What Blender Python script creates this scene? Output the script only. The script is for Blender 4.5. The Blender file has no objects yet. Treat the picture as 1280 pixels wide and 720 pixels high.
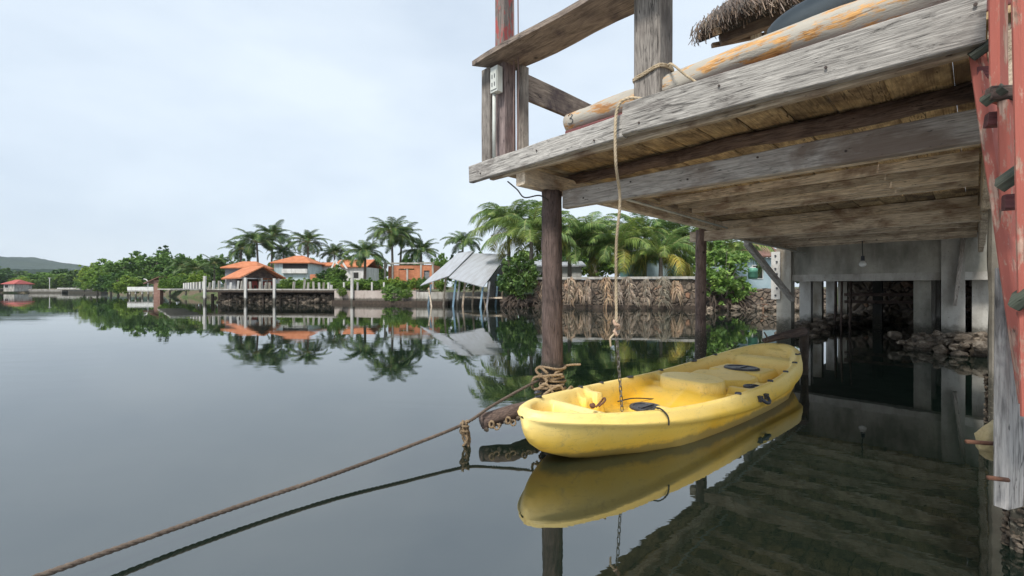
import bpy, bmesh, math, random
import numpy as np
from mathutils import Vector, Matrix, noise, Euler
random.seed(7); rng = np.random.default_rng(7)
PI = math.pi; R = math.radians
scene = bpy.context.scene
C = scene.collection

# ------------------------------------------------------------------ camera
cam_d = bpy.data.cameras.new('camera'); cam = bpy.data.objects.new('camera', cam_d); C.objects.link(cam)
cam.location = (0, 0, 1.2); cam.rotation_euler = (R(90), 0, 0)
cam_d.sensor_width = 36; cam_d.lens = 15.75; cam_d.clip_start = .05; cam_d.clip_end = 5000
scene.camera = cam
# ------------------------------------------------------------------ world
world = bpy.data.worlds.new("World"); scene.world = world; world.use_nodes = True
nt = world.node_tree; nt.nodes.clear()
SUN_EL, SUN_AZ = 52, 215      # azimuth the light comes from, clockwise from +Y
def wn(t, **k):
    n = nt.nodes.new(t)
    for a, b in k.items(): setattr(n, a, b)
    return n
wo = wn('ShaderNodeOutputWorld'); bg = wn('ShaderNodeBackground'); bg.inputs[1].default_value = .12
sky = wn('ShaderNodeTexSky', sky_type='NISHITA', sun_disc=False)
sky.sun_elevation = R(SUN_EL); sky.sun_rotation = R(SUN_AZ); sky.air_density = 1.0; sky.dust_density = 2.5
tc = wn('ShaderNodeTexCoord'); mp = wn('ShaderNodeMapping'); mp.inputs['Scale'].default_value = (1, 1, 2.6)
mp.inputs['Rotation'].default_value = (.25, .3, .4)
n1 = wn('ShaderNodeTexNoise'); n1.inputs['Scale'].default_value = 1.7; n1.inputs['Detail'].default_value = 7; n1.inputs['Roughness'].default_value = .5
cr = wn('ShaderNodeValToRGB'); cr.color_ramp.elements[0].position = .30; cr.color_ramp.elements[1].position = .62
cr.color_ramp.elements[0].color = (4.3, 5.0, 5.85, 1); cr.color_ramp.elements[1].color = (5.8, 6.45, 7.05, 1)
mx = wn('ShaderNodeMix', data_type='RGBA'); mx.inputs[0].default_value = .86
L = nt.links.new
L(tc.outputs['Generated'], mp.inputs[0]); L(mp.outputs[0], n1.inputs[0]); L(n1.outputs[0], cr.inputs[0])
L(sky.outputs[0], mx.inputs[6]); L(cr.outputs[0], mx.inputs[7]); L(mx.outputs[2], bg.inputs[0]); L(bg.outputs[0], wo.inputs[0])
# ------------------------------------------------------------------ sun (veiled by thin cloud)
sd = bpy.data.lights.new('sun', 'SUN'); sd.energy = 2.9; sd.angle = R(12); sd.color = (1, .95, .87)
sun = bpy.data.objects.new('sun', sd); C.objects.link(sun)
az, el = R(SUN_AZ), R(SUN_EL)
sdir = Vector((math.sin(az)*math.cos(el), math.cos(az)*math.cos(el), math.sin(el)))
sun.rotation_euler = sdir.to_track_quat('Z', 'Y').to_euler()
vs = scene.view_settings
vs.view_transform = 'Standard'; vs.look = 'None'; vs.gamma = 1; vs.use_curve_mapping = False
vs.exposure = 0.45

# ------------------------------------------------------------------ node helpers
class NM:
    def __init__(s, name):
        m = bpy.data.materials.new(name); m.use_nodes = True; s.m = m; s.t = m.node_tree
        s.t.nodes.clear(); s.out = s.n('ShaderNodeOutputMaterial'); s.b = s.n('ShaderNodeBsdfPrincipled')
        s.l(s.b.outputs[0], s.out.inputs[0])
    def n(s, t, **k):
        n = s.t.nodes.new(t)
        for a, b in k.items(): setattr(n, a, b)
        return n
    def l(s, a, b): s.t.links.new(a, b)
    def coord(s, scale=(1, 1, 1), kind='Object', rnd=True):
        tc = s.n('ShaderNodeTexCoord'); mp = s.n('ShaderNodeMapping'); mp.inputs['Scale'].default_value = scale
        s.l(tc.outputs[kind], mp.inputs[0])
        if rnd:
            oi = s.n('ShaderNodeObjectInfo'); mu = s.n('ShaderNodeMath', operation='MULTIPLY'); mu.inputs[1].default_value = 37.
            s.l(oi.outputs['Random'], mu.inputs[0]); cb = s.n('ShaderNodeCombineXYZ')
            for i in range(3): s.l(mu.outputs[0], cb.inputs[i])
            s.l(cb.outputs[0], mp.inputs['Location'])
        return mp.outputs[0]
    def noise(s, co, scale, detail=5, rough=.55, dist=0):
        n = s.n('ShaderNodeTexNoise'); n.inputs['Scale'].default_value = scale; n.inputs['Detail'].default_value = detail
        n.inputs['Roughness'].default_value = rough; n.inputs['Distortion'].default_value = dist
        s.l(co, n.inputs[0]); return n.outputs[0]
    def ramp(s, f, stops, interp='LINEAR'):
        r = s.n('ShaderNodeValToRGB'); e = r.color_ramp.elements; r.color_ramp.interpolation = interp
        while len(e) < len(stops): e.new(.5)
        for i, (p, c) in enumerate(stops):
            e[i].position = p
            if not hasattr(c, '__len__'): c = (c, c, c)
            e[i].color = tuple(c[:3]) + (1,)
        s.l(f, r.inputs[0]); return r.outputs[0]
    def mix(s, f, a, b, blend='MIX'):
        m = s.n('ShaderNodeMix', data_type='RGBA', blend_type=blend)
        for i, v in ((0, f), (6, a), (7, b)):
            if hasattr(v, 'is_linked') or hasattr(v, 'links'): s.l(v, m.inputs[i])
            elif i == 0: m.inputs[0].default_value = v
            else: m.inputs[i].default_value = tuple(v[:3]) + (1,)
        return m.outputs[2]
    def bump(s, h, strength=.3, dist=.01):
        b = s.n('ShaderNodeBump'); b.inputs['Strength'].default_value = strength; b.inputs['Distance'].default_value = dist
        s.l(h, b.inputs['Height']); s.l(b.outputs[0], s.b.inputs['Normal']); return b
    def col(s, c):
        if hasattr(c, 'links'): s.l(c, s.b.inputs['Base Color'])
        else: s.b.inputs['Base Color'].default_value = tuple(c) + (1,)
    def set(s, **k):
        for a, v in k.items(): s.b.inputs[a.replace('_', ' ')].default_value = v

def tide(m, base, co, top, dark=(.035, .032, .022), pale=(.26, .23, .18)):
    """stained, barnacled zone left by the tide on anything standing in the water"""
    g = m.n('ShaderNodeNewGeometry'); sx = m.n('ShaderNodeSeparateXYZ'); m.l(g.outputs['Position'], sx.inputs[0])
    mu = m.n('ShaderNodeMath', operation='MULTIPLY_ADD'); mu.inputs[1].default_value = -.35; m.l(m.noise(co, 5, 5, .7), mu.inputs[0]); m.l(sx.outputs[2], mu.inputs[2])
    f = m.ramp(mu.outputs[0], [(0, .92), (max(.01, top-.24), .8), (max(.03, top-.12), 0)])
    return m.mix(f, base, m.mix(m.ramp(m.noise(co, 45, 4, .7), [(.55, 0), (.66, .8)]), dark, pale))
def wood(name, lo, hi, stain, stain_amt=.5, rough=.85, bump=.5, grain=1.0, paint=None, paint_pos=.5, wet=False):
    m = NM(name)
    co = m.coord((2.4, 13*grain, 13*grain)); co2 = m.coord((1, 1.6, 1.6)); co3 = m.coord((1, 1, 1))
    g = m.noise(co, 2.2, 9, .66, 1.2)
    gf = m.noise(m.coord((3, 70, 70)), 2.0, 4, .6)
    base = m.ramp(g, [(.30, [x*.30 for x in lo]), (.40, [x*.8 for x in lo]), (.50, [(x+y)/2 for x, y in zip(lo, hi)]), (.64, [min(1, x*1.12) for x in hi])])
    base = m.mix(.42, base, m.ramp(gf, [(.33, [x*.30 for x in lo]), (.62, [min(1, x*1.35) for x in hi])]))
    ckn = m.noise(m.coord((.9, 22*grain, 22*grain)), 1.5, 3, .5, .8)
    crk = m.ramp(ckn, [(.485, 0), (.497, .95), (.503, .95), (.515, 0)])
    msk = m.ramp(m.noise(co3, 1.7, 3), [(.48, 0), (.58, 1)])
    crk = m.mix(1., crk, msk, 'MULTIPLY')
    base = m.mix(crk, base, [x*.12 for x in lo])
    st = m.ramp(m.noise(co2, 2.6, 5, .6, .5), [(.62-stain_amt*.3, 0), (.78-stain_amt*.2, .9)])
    base = m.mix(st, base, stain)
    v = m.n('ShaderNodeTexVoronoi'); v.inputs['Scale'].default_value = 3.1; m.l(co3, v.inputs[0])
    pit = m.ramp(m.noise(m.coord((9, 34, 34)), 2.0, 3, .6), [(.66, 0), (.72, .8)])
    base = m.mix(pit, base, [x*.15 for x in lo])
    oi = m.n('ShaderNodeObjectInfo'); base = m.mix(1., base, m.ramp(oi.outputs['Random'], [(0, (.62, .60, .57)), (.5, (1, 1, 1)), (1, (1.2, 1.18, 1.14))]), 'MULTIPLY')
    kn = m.ramp(v.outputs['Distance'], [(.035, .85), (.085, 0)])
    base = m.mix(kn, base, [x*.18 for x in stain])
    if paint is not None:
        pf = m.ramp(m.noise(m.coord((2, 7, 7)), 2.2, 8, .7), [(paint_pos-.03, 1), (paint_pos+.03, 0)])
        base = m.mix(pf, base, m.mix(m.noise(m.coord((1, 4, 4)), 3, 5), [x*.8 for x in paint], [min(1, x*1.15) for x in paint]))
    if wet: base = tide(m, base, co3, .55)
    m.col(base); m.set(Roughness=rough)
    ck = m.ramp(g, [(.30, 0), (.40, .7), (.7, 1)])
    h = m.mix(.4, ck, gf)
    m.bump(h, bump, .012)
    return m.m
def plain(name, c1, c2=None, scale=6, rough=.7, bump=.2, metallic=0, dist=.01, coat=0, stretch=(1, 1, 1)):
    m = NM(name); co = m.coord(stretch)
    f = m.noise(co, scale, 6, .6)
    m.col(m.ramp(f, [(.3, c1), (.7, c2 or c1)])); m.set(Roughness=rough, Metallic=metallic)
    if bump: m.bump(m.noise(co, scale*4, 5, .6), bump, dist)
    return m.m
def leafmat(name, a, b, c, trans=.25, dead=None, scale=2.0):
    m = NM(name)
    co = m.coord((1, 1, 1)); g = m.n('ShaderNodeNewGeometry')
    f = m.noise(co, scale, 3, .5)
    base = m.ramp(f, [(.32, a), (.5, b), (.68, c)])
    isl = m.ramp(g.outputs['Random Per Island'], [(0, (.55, .6, .5)), (.75, (1.15, 1.1, 1.0)), (1, (1.5, 1.35, 1.0))])
    base = m.mix(1.0, base, isl, 'MULTIPLY')
    oi = m.n('ShaderNodeObjectInfo')
    ob = m.ramp(oi.outputs['Random'], [(0, (.75, .85, .8)), (.5, (1, 1, 1)), (1, (1.3, 1.12, .9))])
    base = m.mix(1.0, base, ob, 'MULTIPLY')
    if dead is not None:
        df = m.ramp(oi.outputs['Random'], [(.80, 0), (.86, 1)])
        base = m.mix(df, base, dead)
    m.col(base); m.set(Roughness=.5)
    m.b.inputs['Specular IOR Level'].default_value = .35
    t = m.n('ShaderNodeBsdfTranslucent'); m.l(base, t.inputs[0])
    x = m.n('ShaderNodeMixShader'); x.inputs[0].default_value = trans
    m.l(m.b.outputs[0], x.inputs[1]); m.l(t.outputs[0], x.inputs[2]); m.l(x.outputs[0], m.out.inputs[0])
    return m.m

M = {}
M['fascia'] = wood('weathered_pale_wood', (.23, .215, .20), (.46, .44, .41), (.15, .13, .12), .30, bump=.9)
M['post'] = wood('grey_post_wood', (.17, .15, .135), (.33, .30, .27), (.12, .10, .09), .35, bump=.7)
M['beam'] = wood('grey_beam_wood', (.36, .335, .31), (.55, .52, .49), (.22, .17, .14), .40, bump=.4)
M['joist'] = wood('brown_joist_wood', (.52, .42, .31), (.74, .64, .51), (.19, .11, .07), .5, bump=.4)
M['board'] = wood('stained_board_wood', (.36, .235, .115), (.55, .41, .23), (.10, .06, .035), .60, bump=.35, grain=.5)
M['logdark'] = wood('dark_bark_wood', (.07, .045, .038), (.17, .12, .10), (.035, .022, .02), .5, bump=1.0)
M['railwood'] = wood('knotty_rail_wood', (.15, .115, .095), (.27, .22, .18), (.05, .035, .04), .55, bump=.4, grain=.6)
M['trunk'] = wood('piling_wood', (.095, .062, .055), (.20, .145, .13), (.045, .03, .028), .5, bump=1.0, wet=True)
M['logpaint'] = wood('peeling_log_wood', (.40, .19, .06), (.56, .32, .12), (.25, .12, .05), .35, bump=.6, paint=(.42, .39, .335), paint_pos=.545)
M['red'] = wood('faded_red_paint', (.30, .17, .12), (.48, .33, .26), (.20, .10, .08), .35, bump=.35, paint=(.40, .115, .085), paint_pos=.565)
M['redworn'] = wood('worn_red_paint', (.20, .17, .16), (.36, .32, .30), (.14, .10, .09), .3, bump=.5, paint=(.34, .07, .065), paint_pos=.47)
M['darkred'] = wood('maroon_paint', (.11, .035, .04), (.17, .06, .06), (.06, .04, .04), .4, bump=.3)
M['green_end'] = wood('dark_green_wood', (.045, .06, .045), (.10, .115, .085), (.04, .035, .03), .4, bump=.4)
M['rust'] = plain('rust', (.07, .03, .02), (.20, .09, .05), 25, .8, .6)
M['chain'] = plain('galvanised_chain', (.10, .085, .075), (.28, .27, .26), 30, .5, .3, .7)
M['black'] = plain('black_plastic', (.02, .022, .03), (.06, .065, .08), 14, .45, .2)
M['white_plastic'] = plain('old_white_plastic', (.45, .47, .44), (.62, .64, .60), 8, .5, .1)
M['cable'] = plain('brown_cable', (.16, .10, .09), (.22, .15, .13), 8, .6, 0)
M['wire'] = plain('black_wire', (.02, .02, .02), (.04, .04, .04), 8, .6, 0)
M['tarp'] = plain('grey_blue_cover', (.10, .13, .15), (.17, .20, .22), 3, .6, .3)
M['nail'] = plain('dark_nail', (.03, .02, .018), (.07, .045, .035), 30, .7, 0)
M['steel'] = plain('grey_steel', (.30, .31, .32), (.45, .46, .47), 9, .55, .2)
def rope_m(name, a, b):
    m = NM(name); co = m.coord(); f = m.noise(co, 30, 5, .7)
    m.col(m.mix(m.ramp(m.noise(co, 3, 3), [(.35, 0), (.7, .6)]), m.ramp(f, [(.3, a), (.7, b)]), [x*.4 for x in a])); m.set(Roughness=.9)
    m.bump(m.noise(co, 140, 3, .7), .5, .004); return m.m
M['rope'] = rope_m('tan_rope', (.44, .34, .21), (.70, .58, .42))
M['rope_dark'] = rope_m('weathered_rope', (.085, .06, .045), (.20, .155, .12))
M['rope_old'] = rope_m('old_tan_rope', (.20, .13, .07), (.40, .30, .19))

def concrete(name, lo, hi, streak, amt=.5, scale=1.5, band=None):
    m = NM(name); co = m.coord((1, 1, 1)); cv = m.coord((1.8, 1.8, .55))
    f = m.noise(co, scale, 8, .65); base = m.ramp(f, [(.3, lo), (.68, hi)])
    s = m.ramp(m.noise(cv, 1.6, 6, .6), [(.55-amt*.2, 0), (.72, .85)])
    base = m.mix(s, base, streak)
    sp = m.ramp(m.noise(co, 26, 4, .7), [(.60, 0), (.72, .6)])
    base = m.mix(sp, base, [x*.35 for x in lo])
    base = tide(m, base, co, .42)
    m.col(base); m.set(Roughness=.9); m.bump(m.noise(co, 18, 7, .7), .5, .012); return m.m
M['conc'] = concrete('dark_mossy_concrete', (.24, .235, .20), (.43, .41, .36), (.12, .12, .10))
M['conc_l'] = concrete('pale_concrete', (.27, .25, .21), (.44, .42, .37), (.13, .095, .06), .4)
M['conc_w'] = concrete('whitewashed_concrete', (.45, .44, .41), (.62, .61, .58), (.24, .22, .19), .3, 1.0)
M['conc_g'] = concrete('stained_grey_concrete', (.33, .32, .29), (.52, .50, .46), (.14, .12, .095), .6)
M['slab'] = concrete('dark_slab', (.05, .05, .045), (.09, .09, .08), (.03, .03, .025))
def rockm(name, a, b, c):
    m = NM(name); co = m.coord(); f = m.noise(co, 7, 8, .75)
    g = m.n('ShaderNodeNewGeometry')
    base = m.ramp(f, [(.3, a), (.5, b), (.72, c)])
    base = m.mix(1., base, m.ramp(g.outputs['Random Per Island'], [(0, (.5, .5, .5)), (1, (1.3, 1.25, 1.2))]), 'MULTIPLY')
    m.col(base); m.set(Roughness=.85); m.bump(m.noise(co, 22, 7, .75), 1., .03); return m.m
M['barn'] = rockm('barnacle_crust', (.03, .025, .02), (.12, .095, .07), (.45, .40, .33))
M['rock'] = rockm('rubble_stone', (.05, .04, .03), (.16, .13, .10), (.34, .29, .23))
M['yrock'] = rockm('yellowish_stone', (.30, .25, .13), (.45, .38, .22), (.62, .56, .38))
M['mud'] = rockm('wet_mud_root', (.02, .015, .012), (.055, .04, .03), (.10, .075, .055))
M['palm'] = leafmat('palm_leaf', (.035, .085, .022), (.065, .135, .035), (.11, .19, .055), .25)
M['palm_y'] = leafmat('yellowing_palm_leaf', (.20, .26, .06), (.36, .36, .09), (.46, .36, .10), .25)
M['palm_n'] = leafmat('near_palm_leaf', (.085, .16, .045), (.16, .26, .08), (.26, .35, .12), .35)
M['dead'] = leafmat('dead_palm_leaf', (.16, .12, .10), (.25, .20, .175), (.36, .30, .265), .1)
M['tree_a'] = leafmat('tree_leaf', (.065, .14, .035), (.115, .22, .05), (.19, .31, .085), .2)
M['tree_b'] = leafmat('bright_tree_leaf', (.10, .19, .035), (.17, .30, .06), (.27, .40, .10), .3)
M['tree_c'] = leafmat('dark_tree_leaf', (.035, .085, .03), (.06, .13, .04), (.10, .19, .06), .15)
M['bush'] = leafmat('bush_leaf', (.12, .22, .05), (.21, .34, .09), (.34, .45, .15), .3)
M['bark'] = plain('bark', (.10, .08, .065), (.22, .19, .16), 10, .9, .6)
M['rachis'] = plain('palm_rib', (.20, .22, .07), (.32, .30, .12), 6, .6, .1)
M['thatch'] = leafmat('thatch', (.055, .045, .046), (.12, .10, .10), (.21, .18, .175), .05)

# ------------------------------------------------------------------ object helpers
def setp(o, label=None, cat=None, group=None, kind=None):
    if label: o['label'] = label
    if cat: o['category'] = cat
    if group: o['group'] = group
    if kind: o['kind'] = kind
    return o
def empty(name, loc, label, cat, group=None, rz=0):
    o = bpy.data.objects.new(name, None); C.objects.link(o); o.location = loc; o.rotation_euler = (0, 0, rz)
    o.empty_display_size = .2; return setp(o, label, cat, group)
def mw(o):
    m = Matrix.LocRotScale(o.location, o.rotation_euler, o.scale)
    return mw(o.parent) @ m if o.parent else m
def place(o, mat, parent=None):
    if parent is not None:
        o.parent = parent; mat = mw(parent).inverted() @ mat
    l, q, s = mat.decompose(); o.location = l; o.rotation_euler = q.to_euler(); o.scale = s
def mesh_obj(name, verts, faces, mat, parent=None, mtx=None, smooth=False, mats=None, midx=None):
    me = bpy.data.meshes.new(name); me.from_pydata([tuple(v) for v in verts], [], faces)
    if mats: [me.materials.append(x) for x in mats]
    else: me.materials.append(mat)
    if smooth: me.polygons.foreach_set('use_smooth', [True]*len(me.polygons))
    if midx is not None: me.polygons.foreach_set('material_index', midx)
    me.update()
    o = bpy.data.objects.new(name, me); C.objects.link(o); place(o, mtx or Matrix(), parent); return o
def frame(p0, p1, up=Vector((0, 0, 1))):
    p0, p1 = Vector(p0), Vector(p1); x = (p1-p0); Ln = x.length; x.normalize()
    y = Vector(up).cross(x)
    if y.length < 1e-4: y = Vector((0, 1, 0)).cross(x)
    y.normalize(); z = x.cross(y)
    m = Matrix((x, y, z)).transposed().to_4x4(); m.translation = p0; return m, Ln
def loft(rings, close=True, cap=True):
    v = []; f = []; n = len(rings[0])
    for r in rings: v += list(r)
    for i in range(len(rings)-1):
        for j in range(n if close else n-1):
            k = (j+1) % n; f.append((i*n+j, i*n+k, (i+1)*n+k, (i+1)*n+j))
    if cap: f.append(tuple(range(n-1, -1, -1))); f.append(tuple((len(rings)-1)*n+j for j in range(n)))
    return v, f
def beam(name, p0, p1, w, h, mat, parent=None, up=(0, 0, 1), bev=.006, jit=.004, seg=None, skew=(0, 0), taper=1):
    """squared timber from p0 to p1 (axis through its centre), worn edges, a little uneven along its length"""
    m, Ln = frame(p0, p1, up); seg = seg or max(2, min(40, int(Ln/.12))); rings = []
    ph = random.random()*100
    b = min(bev, w*.3, h*.3); W, Hh = w/2, h/2
    for i in range(seg+1):
        x = Ln*i/seg; s = 1+(taper-1)*i/seg; r = []
        for k, (yy, zz) in enumerate(((-W, -Hh+b), (-W, Hh-b), (-W+b, Hh), (W-b, Hh), (W, Hh-b), (W, -Hh+b), (W-b, -Hh), (-W+b, -Hh))):
            d = noise.noise_vector(Vector((x*2.3+ph, yy*7+ph, zz*7)))*jit
            xe = x
            if i == 0: xe += skew[0]*zz
            if i == seg: xe += skew[1]*zz
            r.append((xe, yy*s+d.y, zz*s+d.z))
        rings.append(r)
    v, f = loft(rings)
    return mesh_obj(name, v, f, mat, parent, m)
def log(name, pts, rad, mat, parent=None, lump=.12, n=14, seg_len=.06, flat=1.0, fr=4.0, oval=None):
    """round timber / trunk / pipe along a path, radius per point"""
    pts = [Vector(p) for p in pts]
    if not hasattr(rad, '__len__'): rad = [rad]*len(pts)
    P = []; RR = []
    for i in range(len(pts)-1):
        k = max(1, int((pts[i+1]-pts[i]).length/seg_len))
        for j in range(k): t = j/k; P.append(pts[i].lerp(pts[i+1], t)); RR.append(rad[i]*(1-t)+rad[i+1]*t)
    P.append(pts[-1]); RR.append(rad[-1])
    m, Ln = frame(P[0], P[-1]); mi = m.inverted(); P = [mi @ p for p in P]; ph = random.random()*50; rings = []
    for i, p in enumerate(P):
        a = P[max(0, i-1)]; b = P[min(len(P)-1, i+1)]; t = (b-a).normalized()
        y = Vector((0, 0, 1)).cross(t)
        if y.length < 1e-3: y = Vector((0, 1, 0))
        y.normalize(); z = t.cross(y); r = []
        for j in range(n):
            an = 2*PI*j/n; d = y*math.cos(an)+z*math.sin(an)*flat
            q = RR[i]*(1+lump*(noise.noise(Vector((p.x*fr+ph, math.cos(an)*1.3, math.sin(an)*1.3)))+.5*noise.noise(Vector((p.x*fr*4+ph, math.cos(an)*4, math.sin(an)*4)))))
            r.append(tuple(p+d*q))
        rings.append(r)
    v, f = loft(rings)
    return mesh_obj(name, v, f, mat, parent, m, smooth=True)
def tube(pts, r, n=8, cap=True):
    """raw verts/faces of a smooth tube (world coordinates); r scalar or list"""
    pts = [Vector(p) for p in pts]; rings = []; y0 = None
    for i, p in enumerate(pts):
        t = (pts[min(len(pts)-1, i+1)]-pts[max(0, i-1)]).normalized()
        if y0 is None:
            y0 = Vector((0, 0, 1)).cross(t)
            if y0.length < .05: y0 = Vector((0, 1, 0)).cross(t)
        y0 = (y0-t*y0.dot(t)).normalized(); z = t.cross(y0); rr = r[i] if hasattr(r, '__len__') else r
        rings.append([tuple(p+(y0*math.cos(2*PI*j/n)+z*math.sin(2*PI*j/n))*rr) for j in range(n)])
    return loft(rings, cap=cap)
def merge(lst):
    V = []; Fc = []
    for v, f in lst:
        o = len(V); V += list(v); Fc += [tuple(i+o for i in q) for q in f]
    return V, Fc
def spline(pts, k=10):
    pts = [Vector(p) for p in pts]; out = []
    for i in range(len(pts)-1):
        a = pts[max(0, i-1)]; b = pts[i]; c = pts[i+1]; d = pts[min(len(pts)-1, i+2)]
        for j in range(k):
            t = j/k; out.append(.5*((2*b)+(c-a)*t+(2*a-5*b+4*c-d)*t*t+(3*b-a-3*c+d)*t**3))
    out.append(pts[-1]); return out
def rope_mesh(pts, r, pitch=None, strands=3, k=None, fuzz=0):
    """laid rope: strands twisting round the path"""
    pitch = pitch or r*7; P = [Vector(p) for p in pts]; cum = [0]
    for i in range(1, len(P)): cum.append(cum[-1]+(P[i]-P[i-1]).length)
    Ln = cum[-1]; N = max(8, int(Ln/(pitch/7))); S = []; idx = 0
    for i in range(N+1):
        s = Ln*i/N
        while idx < len(P)-2 and cum[idx+1] < s: idx += 1
        t = (s-cum[idx])/max(1e-6, cum[idx+1]-cum[idx]); S.append(P[idx].lerp(P[idx+1], min(1, t)))
    parts = []; y0 = None; fr = []
    for i in range(N+1):
        t = (S[min(N, i+1)]-S[max(0, i-1)]).normalized()
        if y0 is None:
            y0 = Vector((0, 0, 1)).cross(t)
            if y0.length < .05: y0 = Vector((0, 1, 0)).cross(t)
        y0 = (y0-t*y0.dot(t)).normalized(); fr.append((y0.copy(), t.cross(y0)))
    for q in range(strands):
        path = []
        for i in range(N+1):
            a = 2*PI*(Ln*i/N/pitch+q/strands)
            path.append(S[i]+(fr[i][0]*math.cos(a)+fr[i][1]*math.sin(a))*r*.5)
        parts.append(tube(path, r*.58, 6))
    return merge(parts)
def boxv(x0, x1, y0, y1, z0, z1):
    v = [(x, y, z) for x in (x0, x1) for y in (y0, y1) for z in (z0, z1)]
    return v, [(0, 1, 3, 2), (4, 6, 7, 5), (0, 4, 5, 1), (2, 3, 7, 6), (0, 2, 6, 4), (1, 5, 7, 3)]
def rockv(c, s, seed, sub=2, amp=.35, fr=1.6):
    bm = bmesh.new(); bmesh.ops.create_icosphere(bm, subdivisions=sub, radius=1)
    for v in bm.verts:
        n = v.co.normalized(); k = 1+amp*noise.noise(n*fr+Vector((seed*3.1, seed*1.7, seed)))+amp*.5*noise.noise(n*fr*2.7+Vector((seed, 5, seed*2)))
        v.co = Vector((n.x*s[0]*k, n.y*s[1]*k, n.z*s[2]*k))+Vector(c)
    bm.verts.ensure_lookup_table()
    r = ([tuple(v.co) for v in bm.verts], [tuple(v.index for v in f.verts) for f in bm.faces]); bm.free(); return r
def PX(px, d, z): return Vector(((px-640)/560*d, d, z))           # ground position on a sight line, at depth d
# deck grid: u runs along the front edge (towards the stairs), n runs inland
EU = Vector((.695, -.719, 0)); EN = Vector((.719, .695, 0))
def D(u, n, z): return EU*u+EN*n+Vector((0, 0, z))
# ================================================================== SETTING
def water_mat():
    m = NM('still_green_water'); co = m.coord((1, 1, 1), rnd=False)
    m.col(m.ramp(m.noise(co, .35, 4, .6), [(.3, (.004, .010, .007)), (.7, (.009, .016, .011))]))
    m.set(Roughness=.015, IOR=2.0); m.b.inputs['Specular IOR Level'].default_value = .95
    a = m.noise(m.coord((.55, 1.5, 1), rnd=False), 1.7, 3, .5, .4); b = m.noise(m.coord((1, 2.2, 1), rnd=False), 9, 2, .5)
    mask = m.ramp(m.noise(m.coord((.12, .3, 1), rnd=False), 1.3, 2), [(.42, .1), (.62, 1)])
    h = m.mix(.12, a, b); h = m.mix(1., h, mask, 'MULTIPLY'); m.bump(h, .21, .012); return m.m
def grid_sheet(name, X0, X1, Y0, Y1, nx, ny, zf, mat):
    v = []; f = []
    for j in range(ny+1):
        for i in range(nx+1):
            x = X0+(X1-X0)*i/nx; y = Y0+(Y1-Y0)*j/ny; v.append((x, y, zf(x, y)))
    for j in range(ny):
        for i in range(nx): a = j*(nx+1)+i; f.append((a, a+1, a+nx+2, a+nx+1))
    return mesh_obj(name, v, f, mat, smooth=True)
w = mesh_obj('water', [(-2500, -300, 0), (2500, -300, 0), (2500, 4000, 0), (-2500, 4000, 0)], [(0, 1, 2, 3)], water_mat()); setp(w, kind='structure')
gm = NM('grassy_earth'); gco = gm.coord((1, 1, 1), rnd=False)
gm.col(gm.mix(gm.ramp(gm.noise(gco, .5, 6), [(.4, 0), (.6, 1)]), gm.ramp(gm.noise(gco, 3, 5), [(.3, (.09, .065, .045)), (.7, (.16, .12, .08))]), gm.ramp(gm.noise(gco, 2.2, 5), [(.3, (.035, .06, .02)), (.7, (.08, .12, .035))])))
gm.set(Roughness=.95); gm.bump(gm.noise(gco, 4, 6), .6, .1)
bank = [(-700, 116), (-110, 113), (-72, 104), (-60, 80), (-50, 64), (-42, 57), (-34, 54), (-27, 46), (-22, 40), (-12, 36.5), (-8, 34.3), (0, 32.6), (3, 30.0), (8, 28.2), (14, 27.2), (16, 25.5), (20, 25), (70, 25)]
def bank_ground():
    v = []; f = []; rows = [(-.0, -.6), (.5, .15), (1.2, .75), (3, 1.0), (14, 1.15), (60, 1.4), (900, 4)]
    n = len(bank)
    for off, z in rows:
        for (x, y) in bank:
            v.append((x, y+off+ (.15*math.sin(x*3) if 0 < off < 2 else 0), z))
    for r in range(len(rows)-1):
        for i in range(n-1): f.append((r*n+i, r*n+i+1, (r+1)*n+i+1, (r+1)*n+i))
    o = mesh_obj('ground', v, f, gm.m); setp(o, kind='structure')
bank_ground()
# bed of the creek so the land is one sheet under the water as well
o = mesh_obj('creek_bed', [(-2500, -300, -1.6), (2500, -300, -1.6), (2500, 4000, -1.6), (-2500, 4000, -1.6)], [(0, 1, 2, 3)], gm.m); setp(o, kind='structure')
# hills
hm = NM('forested_hill'); hco = hm.coord((1, 1, 1), rnd=False)
hm.col(hm.mix(hm.ramp(hm.noise(hco, .02, 4), [(.4, 0), (.6, 1)]), hm.ramp(hm.noise(hco, .12, 6, .7), [(.35, (.010, .028, .022)), (.65, (.022, .048, .034))]), hm.ramp(hm.noise(hco, .15, 6, .7), [(.35, (.014, .035, .022)), (.65, (.035, .065, .035))])))
hm.set(Roughness=1); hm.bump(hm.noise(hco, .25, 5, .7), 1., 3)
def hill(X0, X1, Y0, Y1, ridge, res, seed):
    nx = int((X1-X0)/res); ny = int((Y1-Y0)/res)
    def z(x, y):
        t = (y-Y0)/(Y1-Y0); s = math.sin(min(1, t*1.6)*PI/2)
        r = ridge(x)*s
        r *= 1+.16*noise.noise(Vector((x*.012, y*.012, seed)))
        r += (2.2*abs(noise.noise(Vector((x*.11, y*.11, seed))))+1.2*noise.noise(Vector((x*.3, y*.3, seed))))*min(1, t*8)
        return r-.5
    o = grid_sheet('hill', X0, X1, Y0, Y1, nx, ny, z, hm.m); setp(o, kind='structure'); return o
hill(-1100, -250, 620, 900, lambda x: np.interp(x, [-1100, -914, -829, -764, -700, -640, -250], [66, 54, 39, 26, 12, 1, 0]), 7, 1)
hill(-420, -100, 190, 300, lambda x: np.interp(x, [-420, -255, -225, -190, -150, -100], [14, 11, 8, 4, 1.5, 1]), 3, 5)

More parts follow.
